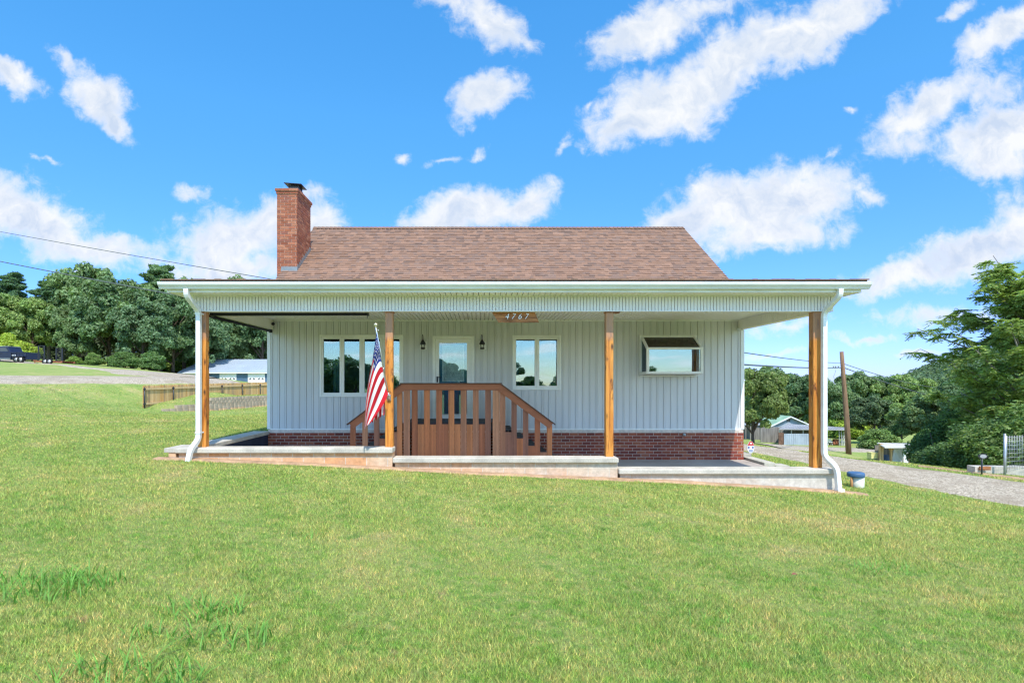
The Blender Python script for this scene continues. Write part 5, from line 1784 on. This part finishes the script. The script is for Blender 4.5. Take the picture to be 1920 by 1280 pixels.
mb = MB(); mb.lathe(ql(1661.5, 872, .2), [(.3, 0), (.31, .3), (.3, .32), (.31, .6), (.3, .62), (.31, .95), (.28, .97)], 14); mb.build('drum_body', mat('slate_blue_drum', (.06, .09, .15), .5, .4), bd2)
yb = thing('yellow_box', ql(1636, 857), 'faded yellow box left of the open shelter', 'box')
mb = MB(); p = ql(1636, 859); mb.box(p.x - .32, p.x + .32, LD - .3, LD + .3, p.z, p.z + .5); mb.box(p.x - .35, p.x + .35, LD - .33, LD + .33, p.z + .5, p.z + .58); mb.build('crate', M['yellow'], yb, bevel=.02)

# ------------------------------------------------------------------ trees
def rand_dirs(rs, n):
    v_ = rs.randn(n, 3)
    return v_ / np.linalg.norm(v_, axis=1, keepdims=True)


def leaf_quads(rs, pos, nrm, size, aspect=.5):
    n = len(pos)
    r_ = rand_dirs(rs, n)
    t1 = np.cross(nrm, r_); t1 /= np.linalg.norm(t1, axis=1, keepdims=True) + 1e-9
    t2 = np.cross(nrm, t1)
    s = size * (0.65 + .7 * rs.rand(n))[:, None]
    a, b = t1 * s, t2 * s * aspect
    v_ = np.stack([pos - a, pos - b * 1.0 + nrm * s * .12, pos + a, pos + b + nrm * s * .12], 1).reshape(-1, 3)
    f = np.arange(4 * n).reshape(n, 4)
    return v_, f


def leaf_cols(rs, n, base, var=.35, warm=.25):
    k = 1 + var * (rs.rand(n) - .5) * 2
    wm = rs.rand(n) ** 2 * warm
    c = np.array(base)[None] * k[:, None]
    c[:, 0] += wm * base[1] * .7
    c[:, 1] += wm * base[1] * .35
    return np.repeat(c, 4, 0)


def make_crown(rs, clumps, n_per, size, base, flat=.95, up=.30, aspect=.55):
    pos, nr, kk = [], [], []
    tot = np.array([c for c, _ in clumps]).mean(0)
    for c, r_ in clumps:
        n = int(n_per * (r_ / .15) ** 0 * (0.7 + .6 * rs.rand()))
        d = rand_dirs(rs, n)
        d[:, 2] = np.where(d[:, 2] < -.65, -d[:, 2] * .6, d[:, 2])
        rad_ = r_ * (.45 + .6 * rs.rand(n) ** .6)
        p = np.array(c) + d * rad_[:, None] * np.array([1, 1, flat])
        q = d * .6 + np.array([0, 0, up]) + rand_dirs(rs, n) * .75
        q /= np.linalg.norm(q, axis=1, keepdims=True)
        pos.append(p); nr.append(q); kk.append(np.full(n, .8 + .4 * rs.rand()))
    pos, nr, kk = np.concatenate(pos), np.concatenate(nr), np.concatenate(kk)
    v_, f = leaf_quads(rs, pos, nr, size, aspect)
    c = leaf_cols(rs, len(pos), base) * np.repeat(kk, 4)[:, None]
    return v_, f, c


def broadleaf(seed, size=.019, n_per=260, ncl=98, wide=.36, low=.12, base=(.125, .190, .090)):
    """unit-height broadleaf tree -> (crown arrays, trunk MB)"""
    rs = np.random.RandomState(seed)
    clumps = []
    nlobe = 14
    lobes = []
    for k in range(nlobe):
        a = rs.rand() * 6.28
        h = low + .22 + (.66 - low) * (k + .5) / nlobe
        env = wide * math.sqrt(max(.05, 1 - ((h - .52) / .5) ** 2))
        rr = env * (.45 + .35 * rs.rand()) if k < nlobe - 1 else .02
        lobes.append((np.array([rr * math.cos(a), rr * math.sin(a), h]), .13 + .07 * rs.rand()))
    per = ncl // nlobe
    for c, r_ in lobes:
        d = rand_dirs(rs, per)
        d[:, 2] = np.abs(d[:, 2]) * .9 - .25
        for q in d:
            clumps.append((c + q * r_ * np.array([1.1, 1.1, .85]), .058 + .040 * rs.rand()))
    for k in range(10):
        a = rs.rand() * 6.28; h = low + .1 + .3 * rs.rand()
        clumps.append((np.array([wide * .75 * math.cos(a), wide * .75 * math.sin(a), h]), .06 + .03 * rs.rand()))
    cr = make_crown(rs, clumps, n_per, size, base)
    mb = MB()
    mb.tube([(0, 0, -.03), (.004, .002, .1), (-.006, .004, .3), (.004, 0, .55), (0, 0, .85)], [.026, .021, .017, .011, .003], 9)
    for c, r_ in lobes:
        h0 = max(.12, c[2] - .22)
        mid = np.array([c[0] * .45, c[1] * .45, h0 + (c[2] - h0) * .45])
        mb.tube([(0, 0, h0), tuple(mid), tuple(c)], [.011, .008, .003], 6)
    return cr, mb


def pine(seed, base=(.130, .205, .115)):
    rs = np.random.RandomState(seed)
    pos, nr = [], []
    mb = MB()
    mb.tube([(0, 0, -.03), (.006, 0, .3), (-.004, .003, .6), (0, 0, .98)], [.018, .015, .011, .003], 9)
    n_w = 15
    for k in range(n_w):
        h = .42 + .56 * k / (n_w - 1)
        R = .22 * (1 - (h - .42) / .62) ** .7 * (.75 + .45 * rs.rand()) + .02
        nb = 5
        a0 = rs.rand() * 6.28
        for j in range(nb):
            a = a0 + j * 6.28 / nb + rs.randn() * .25
            R2 = R * (.7 + .5 * rs.rand())
            tipv = np.array([math.cos(a) * R2, math.sin(a) * R2, h + .02 * rs.randn() + .015])
            mb.tube([(0, 0, h - .01), tuple(tipv)], [.005, .0015], 5)
            for q in range(5):
                t_ = .35 + .65 * (q + rs.rand()) / 5
                c = np.array([0, 0, h - .01]) * (1 - t_) + tipv * t_
                n = 90
                d = rand_dirs(rs, n) * (.045 * (1.1 - .4 * t_) * np.array([1.15, 1.15, .42]))
                pos.append(c + d); q_ = rand_dirs(rs, n) * .8 + np.array([0, 0, .7]); nr.append(q_ / np.linalg.norm(q_, axis=1, keepdims=True))
    pos, nr = np.concatenate(pos), np.concatenate(nr)
    v_, f = leaf_quads(rs, pos, nr, .017, .3)
    return (v_, f, leaf_cols(rs, len(pos), base, .35, .1)), mb


def bush(seed, base=(.125, .195, .065), size=.030, n=300, ncl=42):
    rs = np.random.RandomState(seed)
    cl = []
    for k in range(ncl):
        a = rs.rand() * 6.28; r_ = .42 * math.sqrt(rs.rand()); h = .12 + .72 * rs.rand() * (1 - (r_ / .55) ** 2)
        cl.append((np.array([r_ * math.cos(a), r_ * math.sin(a), h]), .13 + .05 * rs.rand()))
    cr = make_crown(rs, cl, n, size, base)
    mb = MB()
    for k in range(6):
        a = rs.rand() * 6.28
        mb.tube([(0.03 * math.cos(a), .03 * math.sin(a), -.06), (.15 * math.cos(a), .15 * math.sin(a), .35), (.25 * math.cos(a), .25 * math.sin(a), .7)], [.02, .014, .005], 6)
    return cr, mb


def pinnate(seed, H=10.5, base=(.135, .205, .068)):
    """near tree at full size: long limbs with layered sprays of feather leaves"""
    rs = np.random.RandomState(seed)
    mb = MB()
    mb.tube([(0, 0, -.6), (.1, 0, 1.5), (.0, .1, 3.2), (.2, 0, 5.2), (.1, .1, 7.4), (.1, 0, 9.6)], [.24, .20, .17, .13, .08, .02], 10)
    tips = []
    limbs = []
    for k in range(60):
        h = .5 + 8.2 * k / 59
        R = 3.9 * math.sqrt(max(.06, 1 - ((h - 4.2) / 6.0) ** 2)) * (.65 + .5 * rs.rand()) * (1 if h < 5.4 else .62)
        a = k * 2.4 + rs.randn() * .3
        end = np.array([math.cos(a) * R, math.sin(a) * R, min(h + R * .42 + rs.rand() * .9, 9.9)])
        st = np.array([.1, 0, max(.3, h - .7)])
        mid = st * .5 + end * .5 + np.array([0, 0, .15 if h < 7 else -.15])
        limbs.append((st, mid, end))
        mb.tube([tuple(st), tuple(mid), tuple(end)], [.06, .04, .012], 6)
        for q in range(12):
            t_ = .22 + .80 * (q + rs.rand()) / 12
            c = (1 - t_) ** 2 * st + 2 * t_ * (1 - t_) * mid + t_ ** 2 * end
            off = rand_dirs(rs, 1)[0] * np.array([.75, .75, .75]) * rs.rand()
            tips.append(c + off)
            if q % 2 and h < 6.5: mb.tube([tuple(c), tuple(c + off)], [.012, .006], 4)
    pos, nr, d1, sz = [], [], [], []
    kk = []
    for tpt in tips:
        shade = .75 + .5 * rs.rand()
        for j in range(17):
            a = rs.rand() * 6.28
            dv = np.array([math.cos(a), math.sin(a), .25 - 1.0 * rs.rand()]); dv /= np.linalg.norm(dv)
            L = .32 + .28 * rs.rand()
            side = np.cross(dv, [0, 0, 1]); side /= np.linalg.norm(side)
            upn = np.cross(side, dv)
            npair = 8
            for i in range(npair):
                t_ = (i + .7) / npair
                p = tpt + dv * L * t_ + np.array([0, 0, -.10 * t_ * t_])
                for s in (-1, 1):
                    pos.append(p + side * s * .055); d1.append(side * s * .8 + dv * .6); nr.append(upn * .8 + rs.randn(3) * .75); kk.append(shade)
    pos, d1, nr = np.array(pos), np.array(d1), np.array(nr)
    d1 /= np.linalg.norm(d1, axis=1, keepdims=True); nr /= np.linalg.norm(nr, axis=1, keepdims=True)
    t2_ = np.cross(nr, d1)
    s = (.062 + .03 * rs.rand(len(pos)))[:, None]
    v_ = np.stack([pos - d1 * s, pos - t2_ * s * .42, pos + d1 * s, pos + t2_ * s * .42], 1).reshape(-1, 3)
    f = np.arange(len(v_)).reshape(-1, 4)
    c = leaf_cols(rs, len(pos), base, .3, .3) * np.repeat(np.array(kk), 4)[:, None]
    return (v_, f, c), mb


PROTO = {}


def proto(name, fn, bark):
    (v_, f, c), mb = fn
    root = bpy.data.objects.new('tree', None)
    crown = np_mesh('crown', v_, f, M['leaf'], c, parent=root)
    trunk = mb.build('trunk', bark, root)
    COL.objects.link(root)
    PROTO[name] = [root, False]


proto('broad_a', broadleaf(3), M['bark'])
proto('broad_b', broadleaf(12, wide=.32, ncl=98), M['bark'])
proto('broad_c', broadleaf(25, wide=.42, ncl=112, low=.03), M['bark'])
proto('pine_a', pine(4), M['palebark'])
proto('pine_b', pine(9), M['palebark'])
proto('bush_a', bush(2), M['bark'])
proto('bush_b', bush(6, ncl=55), M['bark'])
proto('bush_near', bush(8, ncl=54, n=850, size=.0165), M['bark'])


def plant(kind, name, X, D, z, H, wx_, color, label, cat, group, rz):
    pr = PROTO[kind]
    if not pr[1]:
        o = pr[0]; pr[1] = True
    else:
        o = copy_tree(pr[0])
    o.name = name
    o.location = (X, D, z)
    o.rotation_euler = (0, 0, rz)
    o.scale = (H * wx_, H * wx_, H)
    for ch in o.children:
        ch.color = (*color, 1)
    for k in ('label', 'category', 'group'):
        if k in o: del o[k]
    tag(o, label, cat, group)
    return o


def tree_px(kind, px, D, ytop, wd, color, label, cat='tree', group=None, rz=None, zb=None, name=None):
    X = (px - CX) / F * D
    z = gz(X, D) if zb is None else zb
    H = (CY - ytop) / F * D - z
    return plant(kind, name or {'p': 'pine_tree', 'b': 'tree'}[kind[0]] if not kind.startswith('bush') else (name or 'bush'), X, D, z, H, wd, color, label, cat, group, RND.uniform(0, 6.28) if rz is None else rz)


GL = 'trees at the edge of the left woods'
DK, MD, LT, YL, BL = (1.1, 1.2, 1.15), (1.4, 1.4, 1.25), (1.9, 1.8, 1.25), (2.7, 2.2, 1.0), (1.15, 1.25, 1.35)
left_trees = [
    ('pine_a', -30, 104, 530, 1.1, DK, 'dark pine furthest left, beyond the pickup truck nose'),
    ('pine_b', 22, 112, 516, 1.1, DK, 'dark flat topped pine standing behind the bright green round tree'),
    ('broad_a', 10, 92, 552, 1.05, LT, 'bright green round tree standing above the pickup truck'),
    ('broad_b', 62, 92, 560, .9, LT, 'light green slim tree right of the round tree above the truck'),
    ('pine_a', 92, 98, 529, 1.25, DK, 'tall dark pine with bare pale trunk above the two trailers'),
    ('pine_b', 118, 100, 522, 1.1, BL, 'dark pine right of the tallest bare trunk behind the ramps'),
    ('broad_b', 166, 94, 497, .85, MD, 'tallest dark green broadleaf tree of the left woods'),
    ('broad_a', 205, 88, 520, .95, DK, 'full dark tree beneath the tallest one, over the lane bend'),
    ('broad_c', 150, 86, 590, .9, MD, 'low spreading tree right of the ramp trailer'),
    ('broad_b', 248, 90, 528, .95, MD, 'rounded mid green tree right of the tallest broadleaf'),
    ('broad_a', 268, 84, 560, .95, BL, 'grey green bushy tree in front of the gravel bend'),
    ('pine_b', 300, 104, 503, 1.2, MD, 'open sparse crowned tree against the sky, left of the porch gutter'),
    ('broad_c', 325, 92, 548, .85, DK, 'dark dense tree just left of the porch roof corner'),
    ('broad_b', 345, 100, 524, .9, MD, 'tree whose tip stands above the porch gutter left end'),
    ('broad_a', 372, 96, 560, .95, BL, 'tree behind the left porch downspout'),
    ('broad_c', 412, 108, 560, .8, MD, 'dark tree seen through the porch just right of the left post'),
    ('broad_b', 450, 110, 522, .85, MD, 'tree seen through the porch, its tip above the roof left of the chimney'),
    ('broad_a', 492, 108, 560, .85, DK, 'dark tree seen through the porch beside the left house corner'),
]
for k, px, D, yt, wd, c, lb in left_trees:
    tree_px(k, px, D, yt, wd, c, lb, group=GL)
tree_px('bush_a', 12, 74, 622, 1.25, YL, 'yellow green bush directly behind the pickup truck', 'bush')
tree_px('bush_b', 45, 74, 638, 1.5, YL, 'yellow green bush behind the low dark blue trailer', 'bush')
tree_px('bush_b', 140, 78, 666, 1.6, LT, 'low light green bush right of the upright ramps', 'bush')
tree_px('bush_a', 176, 80, 660, 1.5, MD, 'low mid green bush at the wood edge beyond the lane', 'bush')
tree_px('bush_b', 232, 80, 656, 1.6, DK, 'low dark bush at the wood edge above the gravel bend', 'bush')
tree_px('bush_a', 283, 82, 655, 1.5, BL, 'low dark bush left of the blue garage roof', 'bush')
tree_px('bush_b', 330, 110, 640, 1.3, LT, 'pale green bush behind the pointed end of the blue garage roof', 'bush')

right_trees = [
    ('broad_c', 1412, 66, 690, .9, (1.45, 1.3, .85), 'olive tree at the right house corner, hanging over the barn'),
    ('broad_a', 1440, 128, 687, 1.0, MD, 'dark green tree rising behind the barn, left part'),
    ('broad_c', 1490, 124, 700, 1.0, DK, 'broad dark tree directly behind the barn gable'),
    ('broad_b', 1535, 126, 700, .95, DK, 'dark tree seen behind the right porch post'),
    ('broad_c', 1572, 112, 715, .95, MD, 'tree behind the foot of the leaning utility pole'),
    ('broad_a', 1612, 150, 697, 1.0, MD, 'far rounded tree right of the utility pole'),
    ('broad_b', 1650, 150, 706, 1.1, BL, 'bluish far tree midway between pole and big right tree'),
    ('broad_c', 1690, 145, 702, 1.0, LT, 'light green far tree left of the big right tree'),
    ('broad_a', 1640, 92, 742, 1.1, (.95, .95, .95), 'bushy grey green tree above the open shelter, left side'),
    ('broad_c', 1690, 84, 755, 1.1, LT, 'yellowish tree just above the open shelter roof'),
    ('broad_b', 1735, 80, 735, 1.1, MD, 'mid green tree half hidden behind the big right tree'),
    ('broad_a', 1790, 90, 720, 1.1, LT, 'light tree behind the big right tree'),
    ('broad_c', 1860, 70, 700, 1.1, DK, 'dark tree behind the trunk of the big right tree'),
    ('broad_a', 1930, 60, 690, 1.1, MD, 'mid green tree standing behind the mesh fence'),
]
for k, px, D, yt, wd, c, lb in right_trees:
    tree_px(k, px, D, yt, wd, c, lb, group='trees down the slope on the right')
tree_px('bush_b', 1605, 106, 772, 1.3, YL, 'bright yellow green bush right of the leaning utility pole', 'bush')
tree_px('bush_a', 1572, 110, 772, 1.3, (1.7, 1.7, 1.0), 'bright green bush behind the utility pole foot', 'bush')
tree_px('bush_b', 1648, 70, 800, 1.5, MD, 'green bush behind the left end of the open shelter', 'bush')
tree_px('bush_a', 1748, 40, 802, .8, DK, 'dark bush right of the open shelter', 'bush')
tree_px('bush_near', 1782, 26, 765, .85, (.8, .9, .85), 'large dark leaning bush under the big tree, left side', 'bush')
tree_px('bush_near', 1815, 22, 790, 1.35, (.75, .85, .8), 'dark bush under the big tree behind the oval plaque', 'bush')
tree_px('bush_near', 1870, 20, 780, 1.3, (.8, .88, .8), 'dark bush behind the mesh fence post', 'bush')
tree_px('bush_near', 1925, 19.5, 750, 1.3, (1.1, 1.1, .85), 'lighter green bush directly behind the mesh fence panel', 'bush')

(v_, f_, c_), mbt = pinnate(14)
TX, TY = (1930 - CX) / F * 24.0, 24.0
bt = thing('walnut_tree', (TX, TY, -4.5), 'tall open feathery leaved tree rising above the mesh fence', 'tree')
crn = np_mesh('crown', v_, f_, M['leaf'], c_, parent=bt); crn.color = (1.95, 1.75, 1.45, 1)
vloc = [Vector(q) + Vector(bt.location) for q in mbt.v]
mbt.v = [tuple(q) for q in vloc]
mbt.build('trunk', M['palebark'], bt)

# trees across the road behind the camera: they show in the window panes
rt_ = random.Random(5)
for k in range(34):
    x = -66 + k * 3.7; y = -50 - rt_.uniform(0, 14)
    h = (8.5 if x < -18 else 4.3) * rt_.uniform(.7, 1.3)
    plant(['bush_a', 'broad_c', 'bush_b'][k % 3], 'tree', x, y, gz(x, y) - .3, h, 1.3, DK, 'dark tree far across the front lawn, reflected in the window panes', 'tree', 'trees reflected in the window panes', k * 1.3)

# far woods as one mass each
def woods(name, spots, size, base, rs, nq=420):
    P_, N_, K_, S_ = [], [], [], []
    for (x, y, z, r_, h) in spots:
        n = nq
        d = rand_dirs(rs, n)
        d[:, 2] = np.abs(d[:, 2])
        lump = .72 + .28 * np.sin(d[:, 0] * 5 + x) * np.cos(d[:, 1] * 6 + y) + .15 * rs.rand(n)
        p = np.array([x, y, z + h * .35]) + d * np.array([r_, r_, h * .65]) * lump[:, None]
        low = rs.rand(n) < .42
        p[low, 2] = z + rs.rand(low.sum()) * h * .5
        q = d * .7 + np.array([0, -.1, .45]) + rand_dirs(rs, n) * .6
        P_.append(p); N_.append(q / np.linalg.norm(q, axis=1, keepdims=True)); K_.append(np.full(n, .7 + .6 * rs.rand())); 
    pos, nr, kk = np.concatenate(P_), np.concatenate(N_), np.concatenate(K_)
    v_, f = leaf_quads(rs, pos, nr, size, .6)
    c = leaf_cols(rs, len(pos), base, .35, .35) * np.repeat(kk, 4)[:, None]
    o = np_mesh(name, v_, f, M['leaf'], c)
    tag(o, kind='stuff')
    return o


rs = np.random.RandomState(77)
sp = []
for k in range(150):
    px = rs.uniform(-80, 520); D = rs.uniform(116, 150)
    X = (px - CX) / F * D; z = gz(X, D)
    ht = min((CY - (552 + 18 * math.sin(px * .05))) / F * D - z, 22)
    sp.append((X, D, z, 4.5, ht * rs.uniform(.75, 1.0)))
lw = woods('left_woods', sp, .34, (.075, .115, .048), rs, 900)
tag(lw, 'dense green wood standing behind the left row of trees', 'woods')
sp = []
for k in range(170):
    px = rs.uniform(1380, 1990); D = rs.uniform(160, 230)
    X = (px - CX) / F * D; z = gz(X, D)
    sp.append((X, D, z, 6, rs.uniform(7.5, 13)))
rw_ = woods('valley_woods', sp, .5, (.115, .180, .070), rs, 620)
tag(rw_, 'green wooded valley beyond the barn and utility pole', 'woods')
sp = []
for k in range(420):
    px = rs.uniform(1620, 2060); D = rs.uniform(300, 450)
    X = (px - CX) / F * D; z = gz(X, D)
    top_ = (CY - np.interp(px, [1600, 1640, 1700, 1745, 1785, 1850, 2060], [720, 712, 700, 682, 662, 648, 640])) / F * D
    h_ = min(rs.uniform(12, 18), top_ - z)
    if h_ > 4: sp.append((X, D, z, 9, h_))
hw = woods('hill_woods', sp, .95, (.105, .175, .085), rs, 300)
tag(hw, 'distant wooded hill rising behind the big right tree', 'woods')

# ------------------------------------------------------------------ grass
def in_poly_strip(x, y, L, R):
    Lx = np.interp(y, [p[1] for p in L], [p[0] for p in L]); Rx = np.interp(y, [p[1] for p in R], [p[0] for p in R])
    return (x > Lx - .05) & (x < Rx + .05)


ROAD1 = [(-70, 26.5), (-47, 28.3), (-25.8, 29.8), (-20.5, 31.8), (-18.6, 35.8), (-18.3, 46), (-25, 46), (-24.6, 36.5), (-29.5, 34.7), (-70, 34)]


def pip(x, y, poly):
    c = np.zeros(len(x), bool)
    for (x1, y1), (x2, y2) in zip(poly, poly[1:] + poly[:1]):
        if y1 == y2: continue
        c ^= ((y1 > y) != (y2 > y)) & (x < (x2 - x1) * (y - y1) / (y2 - y1) + x1)
    return c


def blades(name, n, dmin, dmax, hgt, wid, rs, xlim=None):
    # density falls with distance squared so blades stay about a pixel apart
    uq = rs.rand(n)
    D = dmin * (dmax / dmin) ** uq
    X = (rs.rand(n) * 2 - 1) * (D * 1.02 + .6) + D * .052
    ok = ~((X > -6.05) & (X < 7.0) & (D > 10.33) & (D < 24.6)) & ~((D < 36) & in_poly_strip(X, D, DRV_L, DRV_R)) & ~((X > -3) & (D > 24)) & ~pip(X, D, ROAD1) & ~((D > 38) & (X < -19.5)) & ~((X < -24) & (D > 34))
    X, D = X[ok], D[ok]
    n = len(X)
    Z = gz_np(X, D)
    k = (D / 5.0)
    k = np.clip(k, 1.0, 7)
    h = hgt * (0.55 + .9 * rs.rand(n)) * np.clip(k, .8, 1.25)
    h *= .75 + .5 * np.clip(.5 + .4 * np.sin(X * 2.1 + 1.7 * np.sin(D * 1.3)) * np.sin(D * 1.9 + np.sin(X * .9)) + .3 * np.sin(X * 5.3 + D * 4.1), 0, 1)
    a = rs.rand(n) * 6.28
    wv = np.stack([np.cos(a), np.sin(a), np.zeros(n)], -1) * (wid * k)[:, None]
    b = rs.rand(n) * 6.28
    lean = np.stack([np.cos(b), np.sin(b), np.zeros(n)], -1) * (h * (.25 + .75 * rs.rand(n)))[:, None]
    base = np.stack([X, D, Z - .006], -1)
    tip = base + lean + np.stack([np.zeros(n), np.zeros(n), h], -1)
    v_ = np.stack([base - wv, base + wv, tip], 1).reshape(-1, 3)
    f = np.arange(3 * n).reshape(n, 3)
    kk = .30 + 1.2 * rs.rand(n)
    c = np.stack([kk, kk, kk], -1)
    dry = rs.rand(n) < .27
    c[dry] *= np.array([1.8, 1.22, 1.35])
    o = np_mesh(name, v_, f, M['blade'], np.repeat(c, 3, 0), k=3)
    tag(o, kind='stuff')
    return o


rs = np.random.RandomState(3)
g1 = blades('lawn_grass', 1300000, 2.3, 46.0, .027, .0024, rs)
tag(g1, 'short mown green lawn covering the front yard', 'grass')


def clump(px, py, R, n, hgt, label, seed):
    # stand on the lawn in this heading
    D = 3.0
    for _ in range(30):
        X = (px - CX) / F * D; D = -gz(X, D) * F / (py - CY)
    X = (px - CX) / F * D
    rs = np.random.RandomState(seed)
    vs, fs, cs = [], [], []
    z0 = gz(X, D)
    for k in range(n):
        a = rs.rand() * 6.28; r_ = R * math.sqrt(rs.rand())
        bx, by = X + r_ * math.cos(a) * 1.5, D + r_ * math.sin(a) * .8
        L = hgt * (.5 + .8 * rs.rand()); b = rs.rand() * 6.28; spread = .35 + .7 * rs.rand()
        wv = np.array([-math.sin(b), math.cos(b), 0]) * (.0028 + .0032 * rs.rand())
        dirv_ = np.array([math.cos(b), math.sin(b), 0])
        i0 = len(vs)
        zz_ = gz(bx, by) if k % 6 == 0 or k == 0 else zz_
        for j in range(5):
            t_ = j / 4
            p = np.array([bx, by, zz_ - .01]) + dirv_ * L * spread * t_ ** 1.5 + np.array([0, 0, L * (t_ - .45 * spread * t_ ** 2)])
            ww = wv * (1.15 - t_) ** .7
            vs += [p - ww, p + ww]
            kk = 1
        for j in range(4): fs.append((i0 + 2 * j, i0 + 2 * j + 1, i0 + 2 * j + 3, i0 + 2 * j + 2))
        kk = .8 + .5 * rs.rand()
        cs += [(.16 * kk, .33 * kk, .055 * kk)] * 10
    vs = np.array(vs) - np.array([X, D, z0])
    o = np_mesh('weed_clump', vs, np.array(fs), M['leaf'], np.array(cs))
    o.location = (X, D, z0)
    tag(o, label, 'weed', 'coarse weed clumps in the lawn')


for i, (px, py, R, n, h, lb) in enumerate([
    (55, 1105, .34, 130, .16, 'widest clump of coarse weed grass, far left in the lawn'),
    (160, 1090, .20, 45, .13, 'loose weed clump just right of the widest clump'),
    (375, 1150, .18, 65, .12, 'weed clump upper one of the pair in the left foreground'),
    (425, 1200, .20, 60, .12, 'weed clump lower right one of the pair in the left foreground'),
    (275, 1195, .12, 22, .10, 'thin weed clump left of the foreground pair'),
    (235, 1278, .26, 110, .13, 'thick bright weed clump nearest the viewer on the left'),
    (910, 985, .16, 26, .10, 'lone weed clump in mid lawn below the stairs'),
    (568, 1006, .15, 16, .10, 'small weed tuft in mid lawn left of the lone clump'),
    (1640, 1066, .28, 55, .08, 'flat spreading weed clump on the right side of the lawn'),
    (1335, 1165, .22, 34, .06, 'low leafy weed patch in the right foreground lawn'),
    (1600, 945, .18, 26, .07, 'low weed patch on the lawn below the right downspout'),
]):
    clump(px, py, R, int(n * 1.7), h * 1.05, lb, 100 + i)
# one fallen leaf
X, D = (1490 - CX) / F * 4.9, 4.9
mb = MB(); z = gz(X, D) + .035
mb.add([(X - .03, D, z), (X, D - .02, z + .008), (X + .032, D + .004, z), (X, D + .024, z + .012)], [(0, 1, 2, 3)])
lf = mb.build('fallen_leaf', M['dry']); tag(lf, 'single dry reddish leaf lying on the right side of the lawn', 'leaf')
